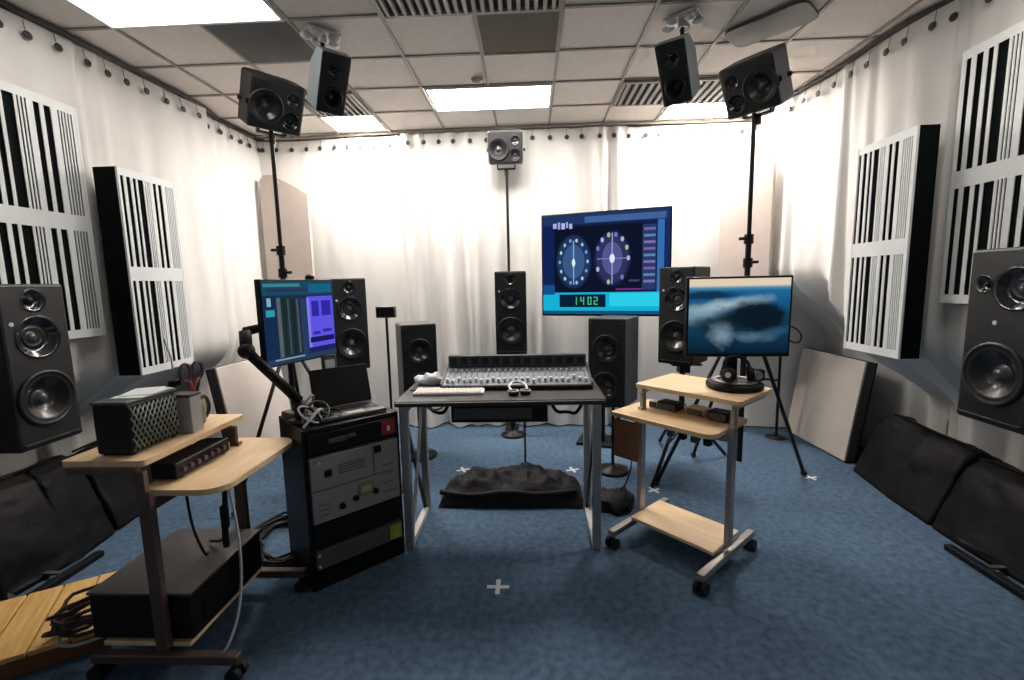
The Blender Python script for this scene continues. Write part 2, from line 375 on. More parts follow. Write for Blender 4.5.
# ------------------------------------------------------------------ slatted acoustic panels on the side walls
PAT = [(.035,.085),(.13,.195),(.235,.285),(.315,.41),(.435,.451),(.467,.483),(.499,.515),(.575,.63),(.67,.735),(.80,.816),(.832,.848),(.864,.880),(.896,.912),(.928,.944)]
def slat_panel(label, loc, rz, w, h, d):
    """front faces local -y; two square slotted plates one above the other on a black box"""
    t = E('acoustic_panel', label, 'acoustic panel', loc, rz, 'slatted acoustic panels on the side walls')
    O('box_frame', B().box((0,d/2+.006,h/2), (w,d-.012,h)), 'board', t)
    mg = .052*h/1.45; ph = (h-mg*3.9)/2
    for k in (0,1):
        z0 = mg+k*(ph+mg*1.9); zt = z0+ph
        a, c = (0 if k == 0 else z0-mg*.95), (h if k == 1 else zt+mg*.95)
        b = B(); xs = [0]
        edges = []
        x = 0.
        for s0, s1 in PAT: edges.append((x, s0)); x = s1
        edges.append((x, 1.))
        for e0, e1 in edges: b.box((-w/2+w*(e0+e1)/2, .003, (z0+zt)/2), (w*(e1-e0), .005, ph))
        b.box((0,.003,(a+z0)/2), (w,.005,z0-a)); b.box((0,.003,(zt+c)/2), (w,.005,c-zt))
        O('slotted_plate', b, 'white', t)
    sd = B()
    for sx in (-1,1): sd.box((sx*(w/2-.006),.006,h/2), (.014,.014,h))
    O('edge_strip', sd, 'white', t)
slat_panel('white slotted panel on black box at left, next to the small far speaker pole', (-2.76,3.32,1.10), PI/2, .50, 1.43, .17)
slat_panel('white slotted panel at the left frame edge above the large speaker', (-2.985,2.745,1.395), PI/2, .64, 1.51, .045)
slat_panel('white slotted panel on black box at right, above the leaning board', (2.40,3.30,1.15), -PI/2, .52, 1.46, .135)
slat_panel('white slotted panel at the right frame edge above the large speaker', (2.62,2.70,1.515), -PI/2, .66, 1.50, .045)

# ------------------------------------------------------------------ loudspeakers
def driver(name, parent, c, r, mats, kind='woofer'):
    x, y, z = c
    if kind == 'woofer':
        p = [(r,.0,0),(r,.010,0),(r*.90,.012,0),(r*.87,.004,1),(r*.80,.010,1),(r*.72,.002,1),(r*.5,-.028,2),(r*.30,-.045,2),(r*.27,-.045,3),(r*.2,-.026,3),(r*.1,-.016,3),(0,-.013,3)]
    elif kind == 'mid':
        p = [(r,.0,2),(r*.98,.006,2),(r*.86,-.004,2),(r*.66,-.024,2),(r*.48,-.036,2),(r*.46,-.030,1),(r*.38,-.030,1),(r*.26,-.042,0),(r*.22,-.032,3),(r*.1,-.024,3),(0,-.022,3)]
    else:
        p = [(r,.0,2),(r*.97,.004,2),(r*.7,-.012,2),(r*.42,-.026,2),(r*.36,-.024,1),(r*.28,-.014,1),(0,-.006,1)]
    return O(name, B().lathe(p, (x,y,z), axis=(0,-1,0), seg=32), mats, parent)
DM = ['surround','surround','cone','cap']; MM = ['surround','surround','guide','cap']
def cabinet(t, w, h, d, holes, z0=0, side='cab', name='cabinet', bev=.014, tilt=None, depthcut=.06):
    o = O(name, B().box((0,0,z0+h/2), (w,d,h), bev), ['cab' if side == 'cab' else side], t)
    k = B()
    for (x, z, r) in holes: k.cyl((x,-d/2-.05,z), (x,-d/2+depthcut,z), r*.985, seg=32)
    cutout(o, k)
    o.data.materials.clear(); o.data.materials.append(M[side]); o.data.materials.append(M['baffle'])
    for p in o.data.polygons: p.material_index = 1 if p.normal.y < -.9 and p.center.y < -d/2+.02 else 0
    return o
def three_way(label, loc, rz, w=.33, h=.85, d=.37, side_by_side=0, parent=None, group='three way studio monitors around the room'):
    t = E('studio_monitor', label, 'speaker', loc, rz, group)
    wz, wr = h*.295, w*.445
    if side_by_side: tw = (-w*.27*side_by_side, h*.80, w*.13); mid = (w*.17*side_by_side, h*.775, w*.30)
    else: tw = (0, h*.900, w*.190); mid = (0, h*.675, w*.345)
    cabinet(t, w, h, d, [(0,wz,wr),(tw[0],tw[1],tw[2]),(mid[0],mid[1],mid[2])])
    driver('woofer', t, (0,-d/2,wz), wr, DM); driver('midrange', t, (mid[0],-d/2,mid[1]), mid[2], MM, 'mid'); driver('tweeter', t, (tw[0],-d/2,tw[1]), tw[2], MM, 'tw')
    O('badge', B().cyl((-w*.36 if not side_by_side else -w*.05,-d/2-.003,h*.765 if not side_by_side else h*.585), (-w*.36 if not side_by_side else -w*.05,-d/2+.004,h*.765 if not side_by_side else h*.585), .011, seg=14), 'badge', t)
    lip = B().box((0,-d/2-.006,h*.035), (w*.9,.012,.012), .003)
    O('front_lip', lip, 'baffle', t)
    return t
def stand(label, loc, rz, h, plate=.26, base='round', r=.16, col_r=.03, group='speaker stands'):
    t = E('speaker_stand', label, 'speaker stand', loc, rz, group)
    O('column', B().cyl((0,0,.02), (0,0,h-.012), col_r, seg=18), 'blackmetal', t)
    O('top_plate', B().box((0,0,h-.008), (plate,plate,.016), .003), 'blackmetal', t)
    if base == 'round': O('base', B().lathe([(0,0),(r,0),(r,.018),(r*.9,.03),(col_r*1.4,.05),(col_r,.08)], (0,0,0), axis=(0,0,1), seg=28), 'blackmetal', t)
    elif base == 'plate': O('base', B().box((0,0,.018), (.46,.5,.03), .004), 'blackmetal', t)
    return t
# near left and near right
t = three_way('large black studio monitor at left frame edge, drivers stacked vertically', (-2.79,2.285,.885), PI/2+.02, .335, .86, .38)
stand('dark metal stand under the large left speaker', (-2.90,2.16,0), 0, .885, base='none')
t = three_way('large black studio monitor at right frame edge, tweeter beside midrange', (2.415,2.265,.955), -PI/2-.02, .35, .86, .34, side_by_side=1)
stand('dark metal stand under the large right speaker', (2.52,2.14,0), 0, .955, base='none')
def foot_plate(name_label, loc, sx):
    t = E('stand_base', name_label, 'stand base', loc, 0, 'flat steel stand bases')
    O('steel_bar', B().box((0,0,.022), (.05,.56,.036), .004), 'blackmetal', t)
    O('cross_strip', B().box((sx*.14,.06,.03), (.24,.03,.012), .002), 'rackgrey', t); O('cross_strip', B().box((sx*.14,-.14,.03), (.24,.03,.012), .002, rot=RZ(.3*sx)), 'rackgrey', t)
foot_plate('flat black steel base on floor at left, before the black bolster', (-2.80,2.36,0), -1)
foot_plate('flat black steel base on floor at right frame edge', (2.56,2.46,0), 1)
# front three
three_way('black studio monitor behind the mixer, under the middle pole speaker', (-.205,4.90,.945), 0.0, .325, .87, .34)
stand('speaker stand with round foot seen under the desk', (-.215,4.93,0), 0, .945, base='round', r=.135)
three_way('black studio monitor half hidden behind the left computer screen', (-1.765,4.25,.92), face(-1.765,4.25), .32, .85, .36)
stand('speaker stand hidden behind the equipment rack', (-1.765,4.25,0), 0, .92)
three_way('black studio monitor between big wall screen and right computer screen', (1.39,4.18,.945), face(1.39,4.18), .32, .86, .36)
t = E('speaker_stand', 'black tripod speaker stand behind the right wooden trolley', 'speaker stand', (1.39,4.18,0), 0, 'speaker stands')
O('column', B().cyl((0,0,.28), (0,0,.93), .025, seg=16), 'blackmetal', t)
O('top_plate', B().box((0,0,.937), (.26,.26,.016), .003).box((0,-.02,.89), (.10,.10,.08), .01), 'blackmetal', t)
O('hub', B().cyl((0,0,.44), (0,0,.54), .042, seg=16), 'black', t)
for (fx, fy) in ((-.42,-.60),(.46,.10),(-.05,.5)):
    O('leg', B().tube([(fx*.05,fy*.05,.52),(fx,fy,.018)], .016, 10), 'blackmetal', t)
    O('brace', B().tube([(fx*.03,fy*.03,.30),(fx*.5,fy*.5,.27)], .008, 8), 'blackmetal', t)

def two_driver(label, loc, rz, w=.33, h=.75, d=.35):
    t = E('box_speaker', label, 'speaker', loc, rz, 'two driver box speakers behind the desk')
    cabinet(t, w, h, d, [(0,h*.66,w*.36),(0,h*.24,w*.36)], side='cab_side')
    driver('upper_driver', t, (0,-d/2,h*.66), w*.36, DM); driver('lower_driver', t, (0,-d/2,h*.24), w*.36, DM)
    g_ = B()
    for k in range(4): g_.cyl(((k%2-.5)*w*.84,-d/2-.002,h*(.05 if k<2 else .95)), ((k%2-.5)*w*.84,-d/2+.006,h*(.05 if k<2 else .95)), .008, seg=10)
    O('baffle_screws', g_, 'rackgrey', t)
    return t
two_driver('black box speaker with grey side behind the left end of the desk', (-1.112,4.327,.585), face(-1.112,4.327))
stand('slim stand under the left box speaker', (-1.112,4.327,0), 0, .585, col_r=.02)
two_driver('tall black box speaker with grey side behind the right desk corner', (.715,3.94,.64), face(.715,3.94))
stand('slim stand under the right box speaker', (.715,3.94,0), 0, .64, col_r=.014, r=.14)

# pole speakers
def pole_speaker(label, x, y, z, rz, mirror=1, tilt=.5, w=.385, h=.35, d=.28, mat_side='cab'):
    t = E('pole_speaker', label, 'speaker', (x,y,z), rz, 'satellite speakers on tall poles')
    R_t = RX(tilt)
    q = bpy.data.objects.new('tilt', None)
    a = []
    o = O('cabinet', B().box((0,0,0), (w,d,h), .02), mat_side, t)
    k = B(); H = [(-.20*w*mirror,-.04*h,.34*h),(.28*w*mirror,.20*h,.15*h),(.27*w*mirror,-.22*h,.19*h)]
    for (hx, hz, r) in H: k.cyl((hx,-d/2-.05,hz), (hx,-d/2+.06,hz), r*.985, seg=32)
    # slanted back edges
    for s in (-1,1): k.box((s*w*.5,d*.5,0), (.12,.12,h*1.2), rot=RZ(PI/4))
    cutout(o, k); o.data.materials.clear(); o.data.materials.append(M[mat_side]); o.data.materials.append(M['baffle'])
    for p in o.data.polygons: p.material_index = 1 if p.normal.y < -.9 else 0
    a.append(o)
    a.append(driver('woofer', t, (H[0][0],-d/2,H[0][1]), H[0][2], DM)); a.append(driver('tweeter', t, (H[1][0],-d/2,H[1][1]), H[1][2], MM, 'tw')); a.append(driver('midrange', t, (H[2][0],-d/2,H[2][1]), H[2][2], MM, 'mid'))
    a.append(O('knob', B().cyl((-w/2-.02,.02,-.02), (-w/2+.004,.02,-.02), .016, seg=12).cyl((w/2+.02,.02,-.02), (w/2-.004,.02,-.02), .016, seg=12), 'black', t))
    bpy.data.objects.remove(q)
    for c in a: c.rotation_euler = (tilt,0,0)
    O('yoke', B().box((0,.03,-h*.5-.045), (w*.5,.05,.012), .003).box((w*.25,.03,-h*.5-.02), (.012,.05,.05)).box((-w*.25,.03,-h*.5-.02), (.012,.05,.05)).cyl((0,.03,-h*.5-.11), (0,.03,-h*.5-.045), .022, seg=14), 'blackmetal', t)
    return t
def pole(label, x, y, ztop, joint, feet, base=None, apex=1.25):
    t = E('speaker_pole', label, 'speaker stand', (x,y,0), 0, 'tall poles of the upper speakers')
    O('lower_tube', B().cyl((0,0,.25 if feet else .02), (0,0,joint), .021, seg=16), 'blackmetal', t)
    O('upper_tube', B().cyl((0,0,joint), (0,0,ztop), .0155, seg=16), 'blackmetal', t)
    for (dz_, sg) in ((.01,-1),(-.165,1)): O('clamp', B().cyl((0,0,joint+dz_-.04), (0,0,joint+dz_+.03), .033, seg=16).box((sg*.045,-.005,joint+dz_), (.06,.02,.022), .004), 'black', t)
    for (fx, fy) in feet:
        O('leg', B().tube([(fx*.04,fy*.04,apex),(fx,fy,.02)], .015, 10), 'blackmetal', t)
        O('foot', B().sph((fx,fy,.022), .022, (1.2,1.2,1)), 'rubber', t)
    if feet: O('hub', B().cyl((0,0,apex-.06), (0,0,apex+.05), .045, seg=16), 'black', t)
    if base: O('base', B().lathe([(0,0),(base,0),(base,.02),(base*.8,.034),(.02,.04)], (0,0,0), axis=(0,0,1), seg=28), 'blackmetal', t)
pole('tall black pole with clamp at left, rising behind the left computer screen', -1.945,3.55,2.88,1.98, [(.62,.10),(-.22,.62),(-.30,-.40)])
pole_speaker('black satellite speaker on the tall left pole', -1.92,3.53,3.075, face(-1.93,3.5)-.12, 1, .50)
pole('tall black pole with clamp at right, rising behind the right computer screen', 1.645,3.55,2.88,1.98, [(.685,.29),(-.10,.72),(-.62,.10)], apex=1.45)
pole_speaker('black satellite speaker on the tall right pole', 1.65,3.53,3.085, face(1.64,3.5)+.12, -1, .50, mat_side='cab_side')
pole('tall black pole in the middle behind the mixer speaker', -.235,5.165,2.93,1.6, [], base=.08)
pole_speaker('small satellite speaker with pale case on the middle pole', -.235,5.05,3.12, 0, 1, .22, w=.37, h=.33, d=.22, mat_side='silverbox')
# ceiling hung
def hung(label, x, y, z, rz, tilt, mx, my, side):
    t = E('hanging_speaker', label, 'speaker', (x,y,ZC), rz, 'speakers hanging from the ceiling')
    w, h, d = .19, .37, .22; dz = z-ZC
    o = O('cabinet', B().box((0,0,0), (w,d,h), .01), side, t)
    k = B(); H = [(0,-.22*h,.36*w),(0,.22*h,.26*w)]
    for (hx, hz, r) in H: k.cyl((hx,-d/2-.05,hz), (hx,-d/2+.06,hz), r*.985, seg=32)
    k.box((0,d*.5,h*.5), (w*1.3,.17,.17), rot=RX(PI/4))
    cutout(o, k); o.data.materials.clear(); o.data.materials.append(M[side]); o.data.materials.append(M['baffle'])
    for p in o.data.polygons: p.material_index = 1 if p.normal.y < -.9 else 0
    for c in (o, driver('woofer', t, (0,-d/2,H[0][1]), H[0][2], DM), driver('tweeter', t, (0,-d/2,H[1][1]), H[1][2], MM, 'tw')):
        c.location = (0,0,dz); c.rotation_euler = (tilt,0,0)
    O('drop_rod', B().cyl((0,.07,dz+.10), (0,.07,-.06), .014, seg=12).sph((0,.07,dz+.14), .028), 'blackmetal', t)
    mt = B().box((0,.07,-.012), (.22,.14,.02), .006).cyl((0,.07,-.07), (0,.07,-.02), .03, seg=16)
    for q in range(5):
        aa = q*2*PI/5+.4; mt.sph((.10*math.cos(aa),.07+.07*math.sin(aa),-.04), .034, (1.2,.8,.8), u=10, v=7)
    O('ceiling_clamp', mt, 'steelw', t)
hung('slim speaker hanging from ceiling beside the left pole speaker', -1.33,3.20,3.075, face(-1.33,3.2)-.2, .60, 0,0,'silverbox')
hung('slim speaker hanging from ceiling beside the right pole speaker', .985,3.20,3.055, face(.985,3.2)+.36, .60, 0,0,'silverbox')

# ------------------------------------------------------------------ screens
def pane_of(spec, w, h, y, base):
    """spec: list of (x0,x1,y0,y1,colour) in 0..1 from the top-left; returns one layered screen mesh"""
    b = B(); mats = [emit('screen base', base, 1.)]; idx = {}
    b.rect(-w/2, w/2, 0, h, y, 0)
    for n, q in enumerate(spec):
        c = q[-1]
        if c not in idx: mats.append(emit('screen colour', c, 1.)); idx[c] = len(mats)-1
        yy = y-.0006*(1+n*.12)
        if q[0] == 'd': b.disc(-w/2+q[1]*w, h-q[2]*h, q[3]*w, q[4]*h, yy, idx[c])
        else: b.rect(-w/2+q[0]*w, -w/2+q[1]*w, h-q[3]*h, h-q[2]*h, yy, idx[c])
    return b, mats
# large wall screen
t = E('display_screen', 'large blue display on a floor stand before the back curtain', 'screen', (.72,4.55,0), math.atan2(-.4,1.195))
w, h, zb = 1.26, 1.02, 1.35
O('bezel', B().box((0,.025,zb+h/2), (w,.05,h), .008), 'black', t)
sp = [(0,1,0,.10,(34,52,98)),(.35,.97,.03,.09,(64,98,150)),(0,.09,.10,.78,(16,34,84)),(.10,.80,.12,.80,(14,20,40)),
      (.09,.12,.08,.13,(170,178,220)),(.13,.15,.07,.14,(150,160,214)),(.16,.19,.08,.14,(176,184,226)),(.20,.215,.07,.13,(160,170,220)),(.225,.25,.09,.14,(170,178,224)),
      ('d',.26,.47,.145,.27,(26,44,82)),('d',.26,.47,.13,.245,(34,56,94)),('d',.26,.47,.09,.17,(58,88,134)),
      ('d',.57,.45,.145,.27,(24,34,70)),('d',.57,.45,.125,.24,(48,50,92)),('d',.57,.45,.08,.16,(82,86,142)),
      (.255,.265,.26,.70,(120,170,210)),(.565,.575,.2,.70,(150,150,210)),(.45,.69,.445,.455,(130,120,190)),('d',.26,.48,.014,.04,(220,240,250)),('d',.57,.45,.02,.045,(225,232,250)),
      (.80,.90,.14,.76,(40,58,104)),(.91,.96,.10,.80,(52,110,176)),(.965,1,.10,.78,(24,44,96)),(0,1,.78,.97,(22,176,214)),(.55,1,.79,.92,(44,206,232)),(0,.1,.70,.80,(20,80,140)),
      (.14,.52,.80,.93,(10,30,56)),(0,1,.965,1,(18,84,122)),(.60,.80,.745,.76,(120,44,128)),(.70,.78,.66,.68,(70,64,110))]
for k in range(9): sp.append((.81,.895,.17+k*.062,.195+k*.062,[(120,96,160),(92,128,178),(128,110,170)][k%3]))
for k in range(14):
    aa = k*2*PI/14
    sp.append(('d',.26+.115*math.cos(aa),.47+.215*math.sin(aa),.010,.018,[(150,196,220),(120,160,196),(186,210,200)][k%3]))
    if k % 2 == 0 or k > 8: sp.append(('d',.57+.125*math.cos(aa),.45+.235*math.sin(aa),.013,.024,[(170,180,220),(160,190,140),(110,120,190)][k%3]))
for (x0, seg) in ((.255,'bc'),(.315,'fgbc'),(.375,'abcdef'),(.425,'abged')):
    S_ = dict(a=(0,.032,.825,.836),g=(0,.032,.862,.871),d=(0,.032,.895,.906),f=(0,.009,.825,.866),b=(.024,.032,.825,.866),e=(0,.009,.866,.906),c=(.024,.032,.866,.906))
    for q in seg: sp.append((x0+S_[q][0],x0+S_[q][1],S_[q][2],S_[q][3],(60,196,120)))
b, ms = pane_of(sp, w-.03, h-.035, -.002, (20,32,72)); o = O('screen', b, ms, t, normals=False); o.location = (0,0,zb+.02)
O('bezel_marks', B().box((.03,-.003,zb+.012), (.03,.006,.016)).box((.09,-.003,zb+.012), (.03,.006,.016)), 'black', t)
O('stand_column', B().cyl((-.02,.10,.03), (-.02,.10,zb+.5), .03, seg=16).box((-.02,.07,zb+.45), (.3,.05,.3), .006), 'blackmetal', t)
O('stand_foot', B().box((-.02,.14,.016), (.5,.34,.03), .008), 'blackmetal', t)

# left computer screen on arm
t = E('computer_monitor', 'left computer screen with purple editing window on a black arm', 'screen', (-1.349,2.632,.935), math.atan2(.95,.313))
w, h, zb = .545, .485, .325
O('bezel', B().box((0,.02,zb+h/2), (w,.036,h), .006), 'black', t)
sp = [(0,1,0,.17,(26,72,92)),(.02,.5,.03,.07,(60,128,140)),(.05,.62,.09,.13,(40,52,84)),(.62,.98,.04,.15,(24,96,130)),(0,.16,.17,1,(22,44,74)),(.03,.14,.34,.42,(44,150,170)),(.05,.1,.20,.30,(130,170,196)),
      (.16,.58,.19,.92,(34,46,58)),(.17,.22,.2,.92,(84,96,100)),(.25,.28,.22,.9,(22,44,40)),(.31,.33,.22,.9,(60,84,84)),(.36,.41,.22,.9,(24,40,44)),(.43,.46,.22,.9,(66,82,96)),(.49,.57,.22,.92,(36,60,96)),
      (.58,.99,.20,.86,(92,84,226)),(.58,.62,.22,.86,(128,126,236)),(.65,.76,.26,.46,(48,40,160)),(.80,.95,.26,.46,(48,40,160)),(.65,.76,.66,.70,(50,40,150)),(.80,.95,.64,.68,(50,40,150)),(.60,.98,.73,.80,(26,26,84)),(.58,.99,.86,.93,(30,34,96)),
      (0,1,.93,1,(40,58,84)),(.1,.5,.935,.955,(130,150,170))]
b, ms = pane_of(sp, w-.02, h-.02, .0, (26,50,84)); o = O('screen', b, ms, t, normals=False); o.location = (0,0,zb+.01)
O('webcam', B().sph((.10,.015,zb+h+.012), .022, (1.5,1,.8)).box((.10,.02,zb+h+.003), (.03,.03,.01)), 'black', t)
A = Matrix.Rotation(-math.atan2(.95,.313),3,'Z')
loc = lambda x, y, z: tuple(A @ (Vector((x,y,z))-Vector((-1.349,2.632,.935))))
O('monitor_arm', B().tube([loc(-1.32,2.47,.94),loc(-1.32,2.47,1.06)], .03, 12).tube([loc(-1.32,2.47,1.06),loc(-1.50,2.33,1.36)], .028, 12).sph(loc(-1.505,2.325,1.37), .042).tube([loc(-1.505,2.325,1.36),loc(-1.525,2.36,1.47)], .03, 12).tube([loc(-1.525,2.36,1.47),loc(-1.42,2.65,1.50)], .024, 12).box((0,.05,zb+h*.5), (.12,.03,.12), .004), 'black', t)
O('arm_clamp', B().box(loc(-1.32,2.47,.945), (.10,.10,.02), .004), 'blackmetal', t)

# right computer screen on trolley
def landscape():
    m = bpy.data.materials.new('coast picture on screen'); m.use_nodes = True; nt = m.node_tree; nt.nodes.clear()
    N = lambda t_: nt.nodes.new(t_); Lk = nt.links.new
    o = N('ShaderNodeOutputMaterial'); e = N('ShaderNodeEmission'); Lk(e.outputs[0], o.inputs[0])
    tc = N('ShaderNodeTexCoord'); G = tc.outputs['Generated']; sx = N('ShaderNodeSeparateXYZ'); Lk(G, sx.inputs[0])
    v = N('ShaderNodeValToRGB'); c = v.color_ramp
    c.elements[0].position = 0; c.elements[0].color = (*lin((10,30,48)),1); c.elements[1].position = 1; c.elements[1].color = (*lin((230,208,178)),1)
    for p, k in ((.25,(16,52,78)),(.5,(22,72,104)),(.70,(26,90,134)),(.84,(30,104,156)),(.88,(86,140,168)),(.915,(226,214,194))): q = c.elements.new(p); q.color = (*lin(k),1)
    Lk(sx.outputs['Z'], v.inputs['Fac']); cur = v.outputs[0]
    n = N('ShaderNodeTexNoise'); n.inputs['Scale'].default_value = 7; n.inputs['Detail'].default_value = 7; Lk(G, n.inputs['Vector'])
    def blob(cur, cx, cz, rx, rz, rot, rgb, soft, rough, op):
        a = N('ShaderNodeMapping'); a.vector_type = 'TEXTURE'; a.inputs['Location'].default_value = (cx,0,cz); a.inputs['Rotation'].default_value = (0,-rot,0); a.inputs['Scale'].default_value = (rx,1e4,rz); Lk(G, a.inputs[0])
        l = N('ShaderNodeVectorMath'); l.operation = 'LENGTH'; Lk(a.outputs[0], l.inputs[0])
        f = N('ShaderNodeMath'); f.operation = 'MULTIPLY_ADD'; f.inputs[1].default_value = rough; Lk(n.outputs['Fac'], f.inputs[0]); Lk(l.outputs['Value'], f.inputs[2])
        g = N('ShaderNodeMapRange'); g.inputs['From Min'].default_value = 1+rough*.5-soft; g.inputs['From Max'].default_value = 1+rough*.5+soft; g.inputs['To Min'].default_value = op; g.inputs['To Max'].default_value = 0; Lk(f.outputs[0], g.inputs['Value'])
        x = N('ShaderNodeMix'); x.data_type = 'RGBA'; Lk(g.outputs[0], x.inputs['Factor']); Lk(cur, x.inputs['A']); x.inputs['B'].default_value = (*lin(rgb),1)
        return x.outputs['Result']
    cur = blob(cur, .16,.78,.34,.05,.02,(16,44,66),.35,1.0,.9)
    cur = blob(cur, .30,.63,.42,.07,.22,(176,200,210),.6,1.4,.8)
    cur = blob(cur, .08,.52,.24,.10,.1,(120,156,174),.6,1.6,.7)
    cur = blob(cur, .66,.49,.34,.19,-.06,(12,24,34),.30,1.4,.97)
    cur = blob(cur, .30,.36,.22,.11,-.2,(18,40,54),.4,1.6,.8)
    cur = blob(cur, .34,.24,.10,.11,.6,(140,168,184),.7,2.2,.65)
    cur = blob(cur, .60,.22,.16,.05,-.1,(120,150,168),.8,2.2,.5)
    cur = blob(cur, .86,.28,.14,.05,.3,(54,96,122),.7,1.8,.6)
    Lk(cur, e.inputs['Color']); e.inputs['Strength'].default_value = .95
    return m
t = E('computer_monitor', 'right computer screen showing a blue coast, on the right trolley', 'screen', (1.285,2.90,1.02), math.radians(-3))
w, h, zb = .625, .50, .19
O('bezel', B().box((0,-.02,zb+h/2), (w,.04,h), .006).box((0,.01,zb+h/2), (w*.6,.04,h*.6), .02), 'black', t)
o = O('screen', B().rect(-w/2+.014,w/2-.014,.022,h-.014,-.0415), landscape(), t, normals=False); o.location = (0,0,zb)
O('stand', B().box((0,.045,.17), (.07,.03,.32), .006), 'blackmetal', t)
O('round_base', B().lathe([(0,0),(.155,0),(.165,.012),(.165,.034),(.15,.045),(0,.045)], (-.02,-.07,0), axis=(0,0,1), seg=32), 'black', t)
O('base_ring', B().lathe([(.10,.045),(.13,.045),(.135,.052),(.10,.052),(.10,.045)], (-.02,-.07,0), axis=(0,0,1), seg=28), 'steel', t)
M['cab'] = M['cab']

# ------------------------------------------------------------------ wooden computer trolleys
def trolley(label, loc, rz, main, mainr, top, tz, mz, shelf, legm):
    t = E('computer_trolley', label, 'trolley', loc, rz, 'wooden topped computer trolleys')
    O('worktop', B().prism(rounded(*main, mainr, 6), mz-.026, mz), ['wood'], t)
    O('raised_shelf', B().prism(rounded(*top, .02), tz-.026, tz), ['wood'], t)
    O('bottom_shelf', B().box(((shelf[0]+shelf[1])/2,(shelf[2]+shelf[3])/2,.145), (shelf[1]-shelf[0],shelf[3]-shelf[2],.022), .004), ['wood'], t)
    for s in (-1,1):
        O('post', B().box((s*.295,.0,(.10+mz-.03)/2+.05), (.032,.055,mz-.13), .004).box((s*.295,.01,mz+.02), (.024,.04,.3 if 0 else (tz-mz)+.02), .003), legm, t)
        O('shelf_bracket', B().box((s*.295,(top[2]+top[3])/2,tz-.042), (.03,top[3]-top[2]-.06,.03), .003), legm, t)
        fr = O('foot_rail', B().box((s*.295,0,.10), (.042,.66,.042), .005), legm, t)
        O('cross_support', B().box((s*.18,.02,.125), (.2,.03,.018), .002), legm, t)
        for v in (-1,1):
            c = O('caster', B().cyl((s*.295-.012,v*.31,.034), (s*.295-.034,v*.31,.034), .034, seg=20).cyl((s*.295+.012,v*.31,.034), (s*.295+.034,v*.31,.034), .034, seg=20), 'rubber', t)
            O('caster_fork', B().box((s*.295,v*.31,.055), (.022,.03,.05), .003), 'blackmetal', c)
    O('back_rail', B().box((0,.01,mz-.06), (.56,.02,.05), .003), legm, t)
    return t
TR, TL = math.atan2(-.73,.68), PI/2
tr = trolley('birch topped trolley with raised shelf at right, holding the coast screen', (.93,2.75,0), TR, (-.41,.27,-.19,.27), [.03,.06,.02,.02], (-.34,.34,-.02,.45), 1.02, .85, (-.275,.275,-.14,.20), 'steel')
tl_ = trolley('birch topped trolley with raised shelf at near left', (-1.62,2.04,0), TL, (-.25,.415,-.29,.07), [.10,.10,.02,.02], (-.30,.38,-.01,.35), 1.00, .85, (-.275,.275,-.10,.30), 'brownsteel')
def tloc(c, rz, u, v, z): return (c[0]+u*math.cos(rz)-v*math.sin(rz), c[1]+u*math.sin(rz)+v*math.cos(rz), z)
TRC, TLC = (.93,2.75), (-1.62,2.04)

# on the right trolley
t = E('headphones', 'black headphones lying on the round screen base below the coast picture', 'headphones', (1.245,2.75,1.073), math.radians(12))
for s in (-1,1):
    c = O('ear_cup', B().lathe([(0,-.012),(.042,-.012),(.046,0),(.046,.016),(.032,.03),(0,.03)], (s*.065,-.01,.05), axis=(s*.9,-.5,.2), seg=22), 'black', t)
    O('cup_badge', B().cyl((s*.065+s*.02,-.03,.055), (s*.065+s*.028,-.035,.056), .016, seg=16), 'badge', c)
O('headband', B().tube([(-.075,0,.07),(-.085,.02,.11),(-.05,.04,.145),(0,.045,.155),(.05,.04,.145),(.085,.02,.11),(.075,0,.07)], .010, 8, smooth_pts=2), 'black', t)
t = E('desk_camera', 'small black camera with round lens right of the headphones', 'camera', (1.375,2.80,1.073), math.radians(-10))
O('body', B().box((0,0,.035), (.09,.06,.07), .01), 'black', t)
O('lens', B().lathe([(0,.01),(.014,.012),(.022,.02),(.026,.02),(.026,0),(0,0)], (0,-.03,.04), axis=(0,-1,0), seg=20), 'steel', t)
for i, (u, v, sx, sy, sz, m, nm, lb, ct) in enumerate((
    (-.16,.12,.14,.10,.055,'black','audio_box','small black box under the right raised shelf, leftmost','audio box'),
    (.02,.14,.12,.09,.05,'keywhite','power_adapter','white box in the middle under the right raised shelf','box'),
    (.17,.12,.12,.10,.06,'rackmetal','audio_box','dark box under the right raised shelf at its right end','audio box'),
    (-.26,.10,.06,.06,.05,'paper','power_adapter','white cube at left end under the right raised shelf','box'))):
    o = E(nm, lb, ct, tloc(TRC,TR,u,v,.85), TR)
    O('case', B().box((0,0,sz/2+.004), (sx,sy,sz-.008), .006), m, o)
    O('front_panel', B().box((0,-sy/2-.002,sz/2), (sx*.86,.004,sz*.7)).cyl((sx*.2,-sy/2-.012,sz/2), (sx*.2,-sy/2,sz/2), .009, seg=12), 'rackgrey', o)
    O('rubber_feet', B().box((-sx*.35,0,.003), (.012,sy*.8,.006)).box((sx*.35,0,.003), (.012,sy*.8,.006)), 'rubber', o)
t = E('leather_bag', 'brown bag hanging under the left edge of the right trolley', 'bag', tloc(TRC,TR,-.30,-.165,.55), TR)
bb = B().box((0,0,.13), (.19,.045,.25), .015)
for v in bb.bm.verts: v.co.x *= (1.0-.12*max(0,(.1-v.co.z)/.1)); v.co.z += .012*noise.noise(v.co*14)*(1 if v.co.z < .08 else .3); v.co.y *= .6+.5*(1-v.co.z/.27)
O('pouch', bb, 'brown', t)
O('flap', B().box((0,-.018,.215), (.175,.014,.07), .006), 'brown', t)
O('strap', B().tube([(-.07,0,.25),(-.07,.01,.275)], .008, 8).tube([(.07,0,.25),(.07,.01,.275)], .008, 8), 'brown', t)
